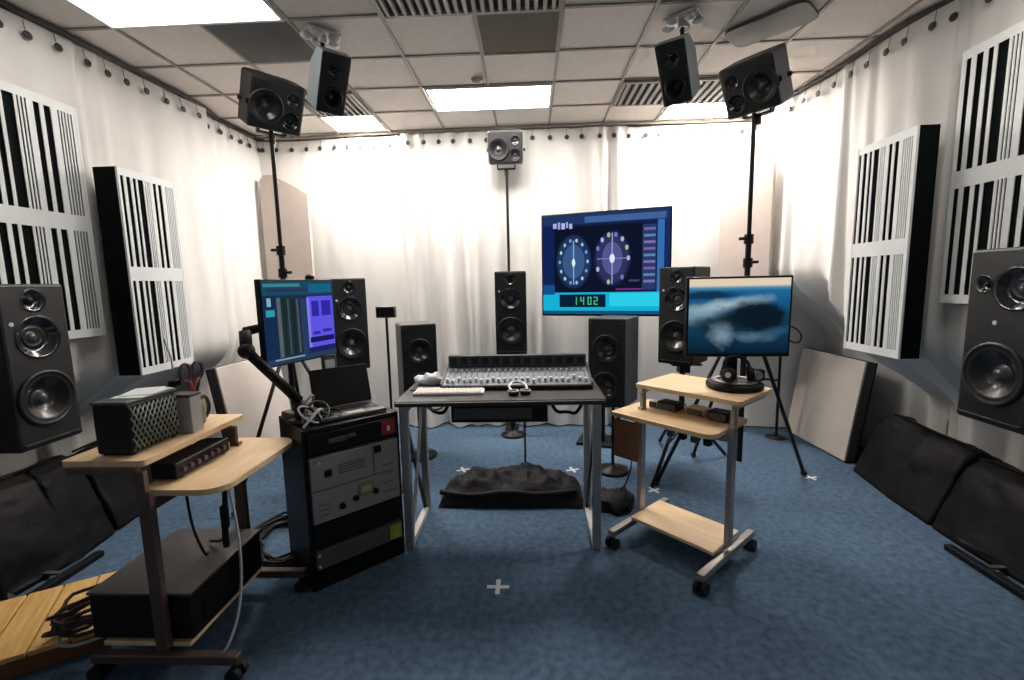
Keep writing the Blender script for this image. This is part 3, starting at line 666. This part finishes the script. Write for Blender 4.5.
t = E('power_supply', 'small black power brick hanging left of the brown bag', 'power supply', tloc(TRC,TR,-.425,-.10,.62), TR)
O('case', B().box((0,0,.06), (.05,.06,.12), .008), 'black', t)
O('cord', B().tube([(0,0,.12),(.01,.02,.16),(.02,.06,.20)], .006, 8), 'cablered', t)
t = E('power_strip', 'black power strip with plugs hanging under the right worktop', 'power strip', tloc(TRC,TR,.02,.05,.72), TR)
O('strip', B().box((0,0,.055), (.34,.05,.045), .006), 'black', t)
for k in range(4): O('plug', B().box((-.12+k*.08,-.02,.012), (.04,.045,.05), .006), 'black' if k % 2 else 'rackgrey', t)

# on the left trolley
t = E('guitar_amplifier', 'black box with diamond wire mesh face on left raised shelf', 'amplifier', (-1.775,1.925,1.0), PI/2)
O('case', B().box((0,0,.115), (.27,.155,.214), .010), 'black', t)
ms_ = B()
for k in range(-6,15):
    x0 = -.125+k*.024
    for (a, c) in (((x0,.02),(x0+.10,.21)),((x0+.10,.02),(x0,.21))):
        pa, pc = list(a), list(c)
        def clip(p, q):
            f = lambda X: (X-p[0])/(q[0]-p[0])
            if p[0] < -.125 and q[0] > -.125: t0 = f(-.125); return [-.125, p[1]+(q[1]-p[1])*t0]
            if p[0] > .125 and q[0] < .125: t0 = f(.125); return [.125, p[1]+(q[1]-p[1])*t0]
            return p
        pa = clip(pa, pc); pc = clip(pc, pa)
        if abs(pa[0]) <= .126 and abs(pc[0]) <= .126 and abs(pa[0]-pc[0]) > .004: ms_.tube([(pa[0],-.081,pa[1]),(pc[0],-.081,pc[1])], .0036, 5)
O('mesh_grille', ms_, 'meshgrey', t)
O('lid', B().box((0,0,.229), (.275,.16,.014), .004), 'rackgrey', t)
O('rubber_feet', B().box((-.11,0,.004), (.02,.13,.008)).box((.11,0,.004), (.02,.13,.008)), 'rubber', t)
t = E('paper_sheets', 'loose white papers on top of the black mesh box', 'papers', (-1.765,1.95,1.236), PI/2+.1)
O('sheet', B().box((.0,.0,.002), (.20,.13,.003)).box((.02,.01,.005), (.17,.12,.003), rot=RZ(.25)), 'paper', t)
t = E('storage_box', 'pale grey box standing beside the black mesh box', 'box', (-1.72,2.125,1.0), PI/2)
O('body', B().box((0,0,.09), (.075,.13,.18), .005), 'cablegrey', t)
O('lid', B().box((0,0,.186), (.08,.135,.014), .003), 'rackgrey', t)
t = E('mug', 'olive mug with dark ring handle at the far end of left raised shelf', 'mug', (-1.755,2.245,1.0), PI/2)
O('body', B().lathe([(0,0),(.036,0),(.042,.01),(.044,.13),(.040,.13),(.038,.014),(0,.012)], (0,0,0), axis=(0,0,1), seg=26), 'cup', t)
O('handle', B().tube([(.05+.048*math.cos(a),0,.075+.062*math.sin(a)) for a in [2*PI*k/24 for k in range(24)]], .009, 8, closed=True), 'eyelet', t)
t = E('scissors', 'large scissors with dark purple rings standing in the mug', 'scissors', (-1.755,2.245,1.016), PI/2-.1)
for s in (-1,1):
    o = O('ring_handle', B().tube([(s*.038+.032*math.cos(a),0,.262+.046*math.sin(a)) for a in [2*PI*k/22 for k in range(22)]], .0075, 8, closed=True), 'purple', t)
    O('shank', B().tube([(s*.028,0,.222),(s*.014,.003*s,.19),(0,.004*s,.14),(-s*.006,.004*s,.02)], .011, 8), 'orange', t)
O('pivot', B().cyl((0,-.014,.15), (0,.014,.15), .009, seg=14), 'steel', t)
t = E('small_speaker_clip', 'small black clip gadget behind the pale grey box', 'gadget', (-1.79,2.17,1.0), PI/2)
O('rod', B().cyl((0,0,.0), (0,0,.24), .006, seg=10), 'blackmetal', t)
O('head', B().box((0,0,.235), (.06,.03,.035), .008), 'black', t)
O('antenna', B().tube([(0,0,.25),(.01,.01,.36),(-.01,.02,.46)], .0045, 6), 'cablegrey', t)
t = E('audio_interface', 'dark purple device under the left raised shelf', 'audio interface', (-1.65,2.06,.85), PI/2)
O('case', B().box((0,0,.042), (.36,.12,.07), .006), 'purple' if 0 else 'rackmetal', t)
for k in range(7): O('knob', B().cyl((-.14+k*.045,-.072,.04), (-.14+k*.045,-.058,.04), .012, seg=14), 'purple', t)
O('rubber_feet', B().box((-.14,0,.004), (.02,.10,.008)).box((.14,0,.004), (.02,.10,.008)), 'rubber', t)
# computer under the left trolley
t = E('desktop_computer', 'big black computer case lying on the bottom shelf of left trolley', 'computer', (-1.735,2.03,.157), PI/2)
O('case', B().box((0,0,.115), (.52,.46,.21), .006), 'black', t)
O('top_cover', B().box((0,0,.224), (.53,.47,.012), .003), 'rackgrey', t)
O('drive_panel', B().box((.1,-.232,.14), (.2,.006,.05)).box((-.12,-.232,.09), (.14,.006,.09)), 'rackmetal', t)
O('case_feet', B().box((-.2,0,.005), (.04,.4,.01)).box((.2,0,.005), (.04,.4,.01)), 'rubber', t)
def cable(label, pts, r, m, name='cable', smooth=3):
    return tag(O(name, B().tube(pts, r, 8, smooth_pts=smooth), m), label, 'cable')
cable('white cable hanging from near corner of the left worktop to its foot', [(-1.40,1.93,.81),(-1.37,1.92,.7),(-1.345,1.90,.45),(-1.335,1.84,.25),(-1.345,1.765,.15),(-1.36,1.748,.127)], .006, 'cablegrey')
cable('black cable dangling under the left worktop, nearest of the two', [(-1.60,1.93,.82),(-1.59,1.93,.6),(-1.57,1.97,.43),(-1.62,2.05,.402)], .006, 'black')
cable('black cable dangling under the left worktop beside the power plug', [(-1.50,2.06,.82),(-1.50,2.05,.62),(-1.55,2.08,.44),(-1.68,2.15,.402)], .006, 'black')
t = E('power_plug', 'black inline plug hanging over the computer case', 'plug', (-1.515,2.05,.42), .3)
O('body', B().box((0,0,.17), (.035,.03,.12), .008).box((-.005,0,.06), (.028,.026,.10), .008), 'black', t)
O('cord', B().tube([(0,0,.23),(.005,.0,.31),(.0,.01,.4)], .006, 8), 'black', t)
t = E('cable_coil', 'tangled dark cable coil lying on the pine pallet', 'cable', (-2.10,1.885,.115), .4)
cc = B()
for k in range(8):
    P = []; R1 = .085+.04*random.random(); tl = random.uniform(-.5,.5); ph = random.random()*6
    for j in range(22):
        a = 2*PI*j/22; P.append((R1*1.15*math.cos(a)+random.uniform(-.012,.012)+.03*(random.random()-.5), R1*.8*math.sin(a)+random.uniform(-.012,.012), .03+.10*k/8+.05*math.sin(a+ph)*.8+.02))
    cc.tube(P, .0085, 7, closed=True)
O('loops', cc, 'cablered', t)
O('pale_lead', B().tube([(.16,-.06,.02),(.05,-.10,.005),(-.05,-.11,.006),(-.10,-.06,.02),(-.07,-.01,.05)], .008, 8, smooth_pts=3), 'cablegrey', t)
# pine pallet
t = E('wooden_pallet', 'pine board pallet on the floor at lower left corner', 'pallet', (-2.04,1.93,0), math.atan2(-.55,-.835))
for k in range(5): O('board', B().box((.075+k*.145,-.25,.098), (.135,.55,.024), .003), 'pallet', t)
for k in range(3): O('bearer', B().box((.365,-.02-k*.22,.043), (.72,.06,.086), .003), 'palletdark', t)

# ------------------------------------------------------------------ equipment rack
t = E('equipment_rack', 'black equipment rack with silver front panels, left of the desk', 'rack', (-1.178,2.652,0), math.atan2(.69,.724))
w, d, h = .566, .43, .93
rk = B()
for s in (-1,1): rk.box((s*(w/2-.012),0,h/2), (.024,d,h), .004)
rk.box((0,0,h-.012), (w-.048,d,.024)).box((0,0,.05), (w-.048,d,.10)).box((0,d/2-.01,h/2), (w-.048,.02,h-.2))
O('case', rk, 'rackmetal', t)
def unit(name, z0, z1, m, proud=.0): return O(name, B().box((0,-d/2+.10-proud,(z0+z1)/2), (w-.05,.22,z1-z0-.006), .003), m, t)
u_ = unit('drawer_unit', .79, .905, 'rackmetal', .005)
O('drawer_label', B().box((.205,-d/2-.018,.85), (.085,.006,.085)), 'red', u_, mi_label='red label plate')
O('label_mark', B().box((.205,-d/2-.022,.846), (.016,.003,.03)), 'paper', u_)
O('drawer_handle', B().box((-.10,-d/2-.02,.85), (.10,.012,.028), .004).box((-.02,-d/2-.02,.855), (.05,.01,.02), .003), 'rackgrey', u_)
u_ = unit('silver_unit', .395, .775, 'racksilver', .012)
F_ = -d/2-.024
O('seam', B().box((.10,F_,.68), (.004,.004,.18)).box((-.02,F_,.585), (.5,.003,.004)), 'rackgrey', u_)
for (x, z, q) in ((-.165,.672,.022),(.128,.735,.024)): O('socket_square', B().box((x,F_,z), (q*1.8,.008,q*1.8), .003), 'black', u_)
for (x, z) in ((-.165,.62),(-.02,.48),(.10,.485)) [1:]: O('knob', B().cyl((x,F_-.014,z), (x,F_+.004,z), .016, .018, seg=18), 'black', u_)
O('knob', B().cyl((-.10,F_-.014,.46), (-.10,F_+.004,.46), .016, .018, seg=18), 'black', u_)
O('display', B().box((.045,F_-.002,.52), (.085,.010,.062), .002), 'gold', u_)
O('display_glass', B().box((.045,F_-.008,.52), (.060,.004,.040)), 'lcd', u_)
for k in range(4): O('printed_line', B().box((-.03,F_,.655+k*.016), (.16,.003,.004)), 'rackgrey', u_)
for k in range(3): O('printed_line', B().box((-.20,F_,.44+k*.03), (.06,.003,.004)), 'rackgrey', u_)
for k in range(4): O('printed_line', B().box((.19,F_,.46+k*.055), (.07,.003,.004)), 'rackgrey', u_)
O('indicator', B().cyl((-.21,F_-.004,.745), (-.21,F_+.002,.745), .008, seg=12), 'badge', u_)
b_ = unit('blank_panel', .25, .385, 'black')
u_ = unit('grey_unit', .125, .24, 'rackgrey', .012)
O('sticker', B().box((.215,F_,.182), (.075,.004,.09)), 'lime', u_, mi_label='yellow green sticker')
O('rack_screws', B().cyl((-.245,F_-.003,.215), (-.245,F_+.002,.215), .008, seg=10).cyl((-.245,F_-.003,.15), (-.245,F_+.002,.15), .008, seg=10), 'badge', u_)
def rloc(u, v, z): a = math.atan2(.69,.724); return (-1.178+u*math.cos(a)-v*math.sin(a), 2.652+u*math.sin(a)+v*math.cos(a), z)
RA = math.atan2(.69,.724)
t = E('laptop', 'open dark laptop standing on the equipment rack', 'laptop', rloc(.06,-.04,.93), RA-.06)
O('base', B().box((0,0,.016), (.36,.25,.022), .005), 'rackgrey', t)
O('keyboard', B().box((0,.02,.0285), (.31,.13,.003)), 'black', t)
O('touchpad', B().box((0,-.085,.028), (.10,.06,.002)), 'steel', t)
sc_ = O('lid', B().box((0,0,.12), (.36,.012,.24), .004), 'rackmetal', t); sc_.location = (0,.125,.028); sc_.rotation_euler = (-.28,0,0)
O('screen', B().box((0,-.007,.122), (.335,.003,.205)), 'black', sc_)
O('rubber_feet', B().box((-.14,0,.003), (.02,.2,.006)).box((.14,0,.003), (.02,.2,.006)), 'rubber', t)
t = E('external_drive', 'small grey device with cables on the rack, left of the laptop', 'drive', rloc(-.22,.10,.93), RA+.3)
O('case', B().box((0,0,.022), (.10,.12,.044), .006), 'rackgrey', t)
O('ports', B().box((0,-.062,.022), (.07,.004,.02)), 'black', t)
for n, (pts, m, lb) in enumerate((
    ([(-.26,-.18,.94),(-.20,-.16,.99),(-.14,-.12,1.02),(-.10,-.04,.96),(-.14,.04,.945)], 'cablegrey', 'pale cable looping over the front left of the rack top'),
    ([(-.24,-.10,.945),(-.20,-.02,1.03),(-.13,.02,1.08),(-.12,.08,1.0),(-.18,.12,.94)], 'cup', 'olive cable looping behind the small device on the rack'),
    ([(-.15,-.16,.945),(-.17,-.10,1.0),(-.22,-.02,1.04),(-.24,.08,1.0),(-.2,.14,.94)], 'black', 'black cable looping under the left computer screen'))):
    cable(lb, [rloc(*p) for p in pts], .008, m)
t = E('adapter_box', 'pale square adapter standing behind the laptop on the rack', 'adapter', rloc(.03,.19,.93), RA)
O('case', B().box((0,0,.17), (.09,.03,.34), .006), 'skygrey', t)
O('front_label', B().box((0,-.016,.27), (.06,.003,.08)), 'paper', t)
t = E('cable_tangle', 'tangle of olive and grey leads on the front left of the rack top', 'cable', rloc(-.15,-.10,.932), RA)
for k in range(7):
    P = []; R1 = random.uniform(.035,.075); ox, oy = random.uniform(-.05,.05), random.uniform(-.06,.06); ph = random.random()*6; tl = random.uniform(.2,.9)
    for j in range(16):
        a = 2*PI*j/16; P.append((ox+R1*math.cos(a), oy+R1*.8*math.sin(a), .012+max(0, R1*tl*(1+math.sin(a+ph)))))
    O('lead', B().tube(P, .006, 7, closed=True), ['cup','cablegrey','black','cup','rackgrey','black','cup'][k], t)
# cables on the floor between trolley and rack
cc = B()
for k in range(9):
    P = []; R1 = .16+.10*random.random(); ph = random.random()*6
    for j in range(20):
        a = 2*PI*j/20; P.append((R1*.8*math.cos(a)+random.uniform(-.02,.02), R1*1.35*math.sin(a)+random.uniform(-.02,.02), .014+.06*k/9+.012*math.sin(a*2+ph)))
    cc.tube(P, .009, 7, closed=True)
o = tag(O('cable_pile', cc, 'black'), 'pile of black cables on the floor between left trolley and rack', 'cable'); o.location = (-1.66,2.78,0); o.rotation_euler = (0,0,.5)

# ------------------------------------------------------------------ mixing desk
t = E('studio_desk', 'dark topped desk on silver steel frames, centre of room', 'desk', (-.19,2.72,0))
x0, x1, dz = -.665, .645, .98
O('desktop', B().prism([(x0-.0,0),(x1,0.03),(x1,.62),(x0,.62)], dz-.03, dz), ['desk'], t)
O('front_edge', B().box((-.01,-.003,dz-.016), (1.29,.022,.026), .004, rot=RZ(.02)), 'deskedge', t)
for s, xx in ((-1,-.612),(1,.588)):
    O('front_leg', B().box((xx,.02,.475), (.05,.05,.95), .004), 'steel', t)
    O('rear_leg', B().box((xx,.50,.475), (.05,.05,.95), .004), 'steel', t)
    O('foot_bar', B().box((xx,.26,.03), (.045,.43,.045), .004), 'steelw', t)
    O('top_bar', B().box((xx,.26,.925), (.045,.43,.045), .004), 'steelw', t)
    L_ = math.hypot(.43,.85); an = math.atan2(.85,.43)
    for sg in (-1,1): O('diagonal_brace', B().box((xx+sg*.007,.26,.475), (.014,L_,.04), .002, rot=RX(an*sg)), 'steelw' if sg > 0 else 'blackmetal', t)
O('cross_beam', B().box((-.01,.5,.86), (1.15,.03,.06), .003), 'blackmetal', t)
t = E('under_desk_tray', 'dark drawer tray hanging under the desk top', 'drawer', (-.19,2.80,0))
O('tray', B().box((-.02,.17,.868), (.62,.30,.112), .006), 'black', t)
O('tray_front', B().box((-.06,.012,.875), (.50,.012,.075), .003), 'rackgrey', t)
O('hanger', B().box((-.27,.15,.934), (.02,.2,.026)).box((.25,.15,.934), (.02,.2,.026)), 'blackmetal', t)
cable('black cables bunched under the left end of the desk', [(-.72,3.0,.93),(-.70,3.02,.84),(-.62,3.05,.80),(-.58,3.08,.86),(-.60,3.10,.93)], .012, 'black')
cable('pale cable loop under the left end of the desk', [(-.74,2.98,.92),(-.70,2.97,.86),(-.63,2.98,.85),(-.58,3.0,.90)], .008, 'cablegrey')
cable('black cable sagging under the right end of the desk', [(.12,2.98,.93),(.16,3.0,.82),(.24,3.0,.83),(.30,3.02,.80),(.36,3.02,.92)], .012, 'black')
# mixer
t = E('mixing_console', 'wide grey mixing console with rows of faders on the desk', 'mixer', (-.105,3.165,.98))
mw = 1.02
prof = [(-.16,0),(.14,0),(.14,.12),(.05,.095),(-.16,.035)]
mx_ = Matrix(((0,0,1,0),(1,0,0,0),(0,1,0,0),(0,0,0,1)))
O('body', B().prism(prof, -mw/2, mw/2, mtx=mx_), 'mixgrey', t)
for s in (-1,1): O('side_cheek', B().prism([(-.165,0),(.145,0),(.145,.13),(.05,.105),(-.165,.045)], s*mw/2-.006, s*mw/2+.006, mtx=mx_), 'mixdark', t)
O('meter_bridge', B().box((0,.115,.155), (mw-.02,.05,.085), .006), 'mixdark', t)
O('front_rest', B().box((0,-.168,.016), (mw,.014,.030), .003), 'black', t)
fd = kn = None
for k in range(25):
    x = -mw/2+.035+k*(mw-.07)/24
    q = (x,-.10+.05*noise.noise((k*1.7,3,0)),0); z_ = .035+(q[1]+.16)*.286
    if fd is None: fd = O('fader', B().box((0,0,.010), (.020,.044,.020), .003), 'fader', t); fd.location = (q[0],q[1],z_)
    else: dup(fd, loc=(q[0],q[1],z_), parent=t)
    if kn is None: kn = O('knob', B().cyl((0,0,0), (0,0,.022), .010, .008, seg=12), 'fader', t); kn.location = (x,.03,.086)
    else: dup(kn, loc=(x,.03,.086), parent=t)
sl = B()
for k in range(25): sl.box((-mw/2+.035+k*(mw-.07)/24,-.07,.0625), (.004,.13,.002), rot=RX(.278))
O('fader_slots', sl, 'black', t)
for k in range(13): O('meter_window', B().box((-mw/2+.05+k*(mw-.1)/12,.089,.155), (.05,.004,.05)), 'slot', t)

t = E('computer_keyboard', 'slim white keyboard on the front left of the desk', 'keyboard', (-.545,2.945,.98), .03)
O('base', B().box((0,0,.010), (.46,.16,.018), .004), 'paper', t)
kk = B()
for r in range(5):
    for c in range(15): kk.box((-.205+c*.0292,-.06+r*.029,.0205), (.025,.024,.006), .0015, seg=1)
O('keys', kk, 'keywhite', t)
t = E('crumpled_cloth', 'white crumpled cloth at the left back of the desk', 'cloth', (-.735,3.20,.98))
cb = B(); cb.sph((0,0,.035), .11, (1,.55,.42), u=24, v=16)
for v in cb.bm.verts: v.co += v.co.normalized()*.03*noise.noise(v.co*22); v.co.z = max(.0005, v.co.z)
O('cloth', cb, 'paper', t, smooth=True)
t = E('mouse_mat', 'small black pad under the crumpled white cloth', 'pad', (-.775,3.05,.98))
O('pad', B().box((0,0,.006), (.10,.12,.010), .003), 'black', t)
t = E('desk_headphones', 'silver and black headset lying before the mixing console', 'headset', (-.085,2.90,.98), .2)
for s in (-1,1):
    c = O('ear_cup', B().lathe([(0,0),(.030,0),(.034,.01),(.034,.024),(.02,.034),(0,.034)], (s*.04,-.03,.0), axis=(0,0,1), seg=20), 'black', t)
    O('cup_ring', B().lathe([(.030,.022),(.036,.022),(.036,.03),(.030,.03),(.030,.022)], (s*.04,-.03,.002), axis=(0,0,1), seg=20), 'steel', c)
O('headband', B().tube([(-.05,-.02,.03),(-.06,.03,.04),(-.04,.08,.055),(0,.10,.06),(.04,.08,.055),(.06,.03,.04),(.05,-.02,.03)], .008, 8, smooth_pts=2), 'steelw', t)
# behind and beneath the desk
t = E('fabric_heap', 'heap of crumpled black cloth on the floor behind the desk', 'cloth', (-.17,3.49,0))
hb = B(); nx, ny = 76, 30; V = []
for i in range(nx+1):
    row = []
    for j in range(ny+1):
        u = -1+2*i/nx; v = -1+2*j/ny
        x = u*.56; y = v*.23
        e = max(0, 1-abs(u)**4)*max(0, 1-v*v)
        z = .23*e**.5*(.80+.35*noise.noise((x*3.1,y*4,3.3))) + e*(.07*noise.noise((x*9,y*12,1))+.05*abs(noise.noise((x*20+2*y*9,y*20,5))))
        y += .03*noise.noise((x*5,0,2)); row.append(hb.bm.verts.new((x,y,max(.002,z))))
    V.append(row)
for i in range(nx):
    for j in range(ny):
        f = hb.bm.faces.new((V[i][j],V[i+1][j],V[i+1][j+1],V[i][j+1])); f.smooth = True
O('cloth', hb, 'heap', t)
O('rolled_edge', B().tube([(-.55,-.16,.10),(-.3,-.20,.08),(-.05,-.19,.12),(.2,-.2,.09),(.5,-.17,.11)], .022, 8, smooth_pts=2), 'heap', t)
t = E('fabric_heap', 'small black cloth bundle on the floor beside the right trolley foot', 'cloth', (.60,3.30,0))
hb = B(); hb.sph((0,0,.03), .16, (1,.9,.6), u=26, v=18)
for v in hb.bm.verts: v.co += Vector((1,1,1))*.05*noise.noise(v.co*12); v.co.z = max(.002, v.co.z)
O('cloth', hb, 'heap', t, smooth=True)
O('cord', B().tube([(.05,-.02,.12),(.1,-.03,.2),(.14,-.02,.34),(.13,.0,.5)], .006, 8, smooth_pts=2), 'black', t)
t = E('microphone_stand', 'thin black stand rising from the cloth heap behind the desk', 'stand', (-.065,3.82,0))
O('tube', B().cyl((0,0,.02), (0,0,.92), .009, seg=12), 'blackmetal', t)
O('base', B().lathe([(0,0),(.12,0),(.12,.012),(.02,.024)], (0,0,0), axis=(0,0,1), seg=24), 'blackmetal', t)
t = E('sensor_stand', 'small grey box on a thin black pole behind the rack', 'stand', (-1.155,3.60,0))
O('tube', B().cyl((0,0,.02), (0,0,1.44), .011, seg=12), 'blackmetal', t)
O('base', B().lathe([(0,0),(.12,0),(.12,.012),(.02,.024)], (0,0,0), axis=(0,0,1), seg=24), 'blackmetal', t)
O('sensor_box', B().box((0,0,1.487), (.155,.05,.092), .006), 'rackgrey', t)
O('sensor_face', B().box((0,-.027,1.487), (.135,.004,.07)), 'rackmetal', t)
t = E('cable_stand', 'slim black stand by the corner, right of the coast screen', 'stand', (2.60,4.80,0))
O('tube', B().cyl((0,0,.02), (0,0,1.25), .014, seg=12), 'blackmetal', t)
O('base', B().lathe([(0,0),(.10,0),(.10,.012),(.02,.024)], (0,0,0), axis=(0,0,1), seg=24), 'blackmetal', t)
O('side_arm', B().tube([(0,0,.62),(-.14,-.03,.64),(-.22,-.05,.66)], .012, 8), 'blackmetal', t)
cable('thin black cable looping at the right edge of the coast screen', [(1.60,2.90,1.40),(1.66,2.90,1.38),(1.70,2.90,1.33),(1.68,2.90,1.28),(1.62,2.91,1.30),(1.60,2.92,1.34)], .005, 'black')

# ------------------------------------------------------------------ leaning boards, bolsters, marks
def leaning(label, loc, rz, w, h, th, lean):
    t = E('leaning_board', label, 'acoustic board', loc, rz, 'beige boards leaning on the side walls')
    a = [O('fabric_face', B().box((0,-.005,h/2), (w,.02,h), .006), 'beige', t), O('core', B().box((0,th/2,h/2+.002), (w-.004,th-.012,h-.008)), 'beigeside', t)]
    a.append(O('edge_band', B().box((0,th-.01,h/2), (w,.012,h), .003), 'board', t))
    for o in a: o.rotation_euler = (-lean,0,0)
leaning('beige fabric board leaning on the right curtain behind the screen trolley', (2.84,4.55,.012), -PI/2+.03, .90, .93, .10, .14)
leaning('beige fabric board leaning on the left curtain behind the rack', (-2.70,4.42,.012), PI/2-.06, .92, .98, .10, .16)
def bolster(label, path, depth, h, side, seed):
    """long soft black cushion along path (front foot line); its back rests toward the wall"""
    P = [Vector((*p,0)) for p in path]; L = [0]
    for i in range(1,len(P)): L.append(L[-1]+(P[i]-P[i-1]).length)
    n = 46; b = B(); rings = []
    prof = [(0,0),(.06,.16),(.15,.42),(.26,.72),(.38,.92),(.50,1.0),(.64,.97),(.80,.84),(.93,.55),(1.0,.25),(1,0)]
    # finer profile
    pf = []
    for i in range(len(prof)-1):
        for k in range(4): f = k/4; pf.append((prof[i][0]*(1-f)+prof[i+1][0]*f, prof[i][1]*(1-f)+prof[i+1][1]*f))
    pf.append(prof[-1])
    for i in range(n+1):
        s = L[-1]*i/n; k = 1
        while k < len(L)-1 and s > L[k]: k += 1
        f = (s-L[k-1])/(L[k]-L[k-1]); p = P[k-1].lerp(P[k], f); d = (P[k]-P[k-1]).normalized(); nrm = Vector((d.y,-d.x,0))*side
        e = min(1, min(i, n-i)/2.2+.55); ring = []
        for (a, z) in pf:
            w = .022*noise.noise((s*4+seed,a*5,z*3)) + .012*noise.noise((s*11+seed+a*3,a*9,z*9))
            cx = .5+(a-.5)*(.94+.06*e)
            ring.append(b.bm.verts.new(p+nrm*(cx*depth+w*(1 if .02 < z else 0))+Vector((0,0,max(.004,z*h*(.86+.14*e)+(w*1.1 if z > .1 else 0))))))
        rings.append(ring)
    m_ = len(pf)
    for i in range(n):
        for j in range(m_): 
            f = b.bm.faces.new((rings[i][j],rings[i+1][j],rings[i+1][(j+1)%m_],rings[i][(j+1)%m_])); f.smooth = True
    b.bm.faces.new(rings[0]); b.bm.faces.new(list(reversed(rings[-1])))
    t = E('floor_cushion', label, 'cushion', (P[0].x,P[0].y,0), 0, 'long black cushions along the side walls')
    o = O('padding', b, 'blackcloth', t); o.data.transform(Matrix.Translation(-t.location))
    sp_ = B(); pts = []
    for i in range(0,n+1,3):
        s = L[-1]*i/n; k = 1
        while k < len(L)-1 and s > L[k]: k += 1
        f = (s-L[k-1])/(L[k]-L[k-1]); p = P[k-1].lerp(P[k], f); d = (P[k]-P[k-1]).normalized(); nrm = Vector((d.y,-d.x,0))*side
        e = min(1, min(i, n-i)/2.2+.55)
        pts.append(p+nrm*(.5*depth)+Vector((0,0,h*(.86+.14*e)+.012))-t.location)
    O('seam_piping', sp_.tube(pts, .008, 6, smooth_pts=1), 'blackcloth', t)
bolster('long black padded cushion on floor under the right slotted panel', [(2.80,3.93),(2.71,3.4),(2.68,3.02)], .52, .53, -1, 1)
bolster('long black padded cushion at right frame edge under the large speaker', [(2.675,3.00),(2.66,2.7),(2.67,2.3),(2.72,1.7)], .50, .50, -1, 7)
bolster('long black padded cushion on floor at left, under the slotted panels', [(-3.06,3.95),(-3.03,3.4),(-2.96,2.95)], .50, .58, 1, 3)
bolster('long black padded cushion at left frame edge behind the pallet', [(-2.955,2.92),(-2.90,2.6),(-2.93,2.2),(-2.97,1.6)], .50, .60, 1, 9)
def cross(label, x, y, s, rz=0.):
    t = tag(O('tape_mark', B().box((0,0,.0015), (s,s*.2,.002), rot=RZ(0)).box((0,0,.0025), (s*.2,s,.002)), 'tape'), label, 'floor mark', 'white tape crosses on the carpet')
    t.location = (x,y,0); t.rotation_euler = (0,0,rz)
cross('white tape cross on the carpet in front of the desk', -.207,2.363,.125)
cross('white tape mark on the carpet behind the left end of the cloth heap', -.642,3.98,.12,.4)
cross('white tape mark on the carpet behind the right end of the cloth heap', .36,3.97,.12,.3)
cross('white tape mark on the carpet beside the small black cloth bundle', .98,3.56,.11,.5)
cross('white tape mark on the carpet at the foot of the right pole', 2.36,3.79,.11,.2)

# ------------------------------------------------------------------ world and view
w = bpy.data.worlds.new('room daylight'); sc.world = w; w.use_nodes = True
bg = w.node_tree.nodes['Background']; bg.inputs['Color'].default_value = (.86,.95,1,1); bg.inputs['Strength'].default_value = .14
sc.view_settings.view_transform = 'Standard'; sc.view_settings.look = 'None'; sc.view_settings.gamma = 1; sc.view_settings.exposure = 0
sc.view_settings.use_curve_mapping = False
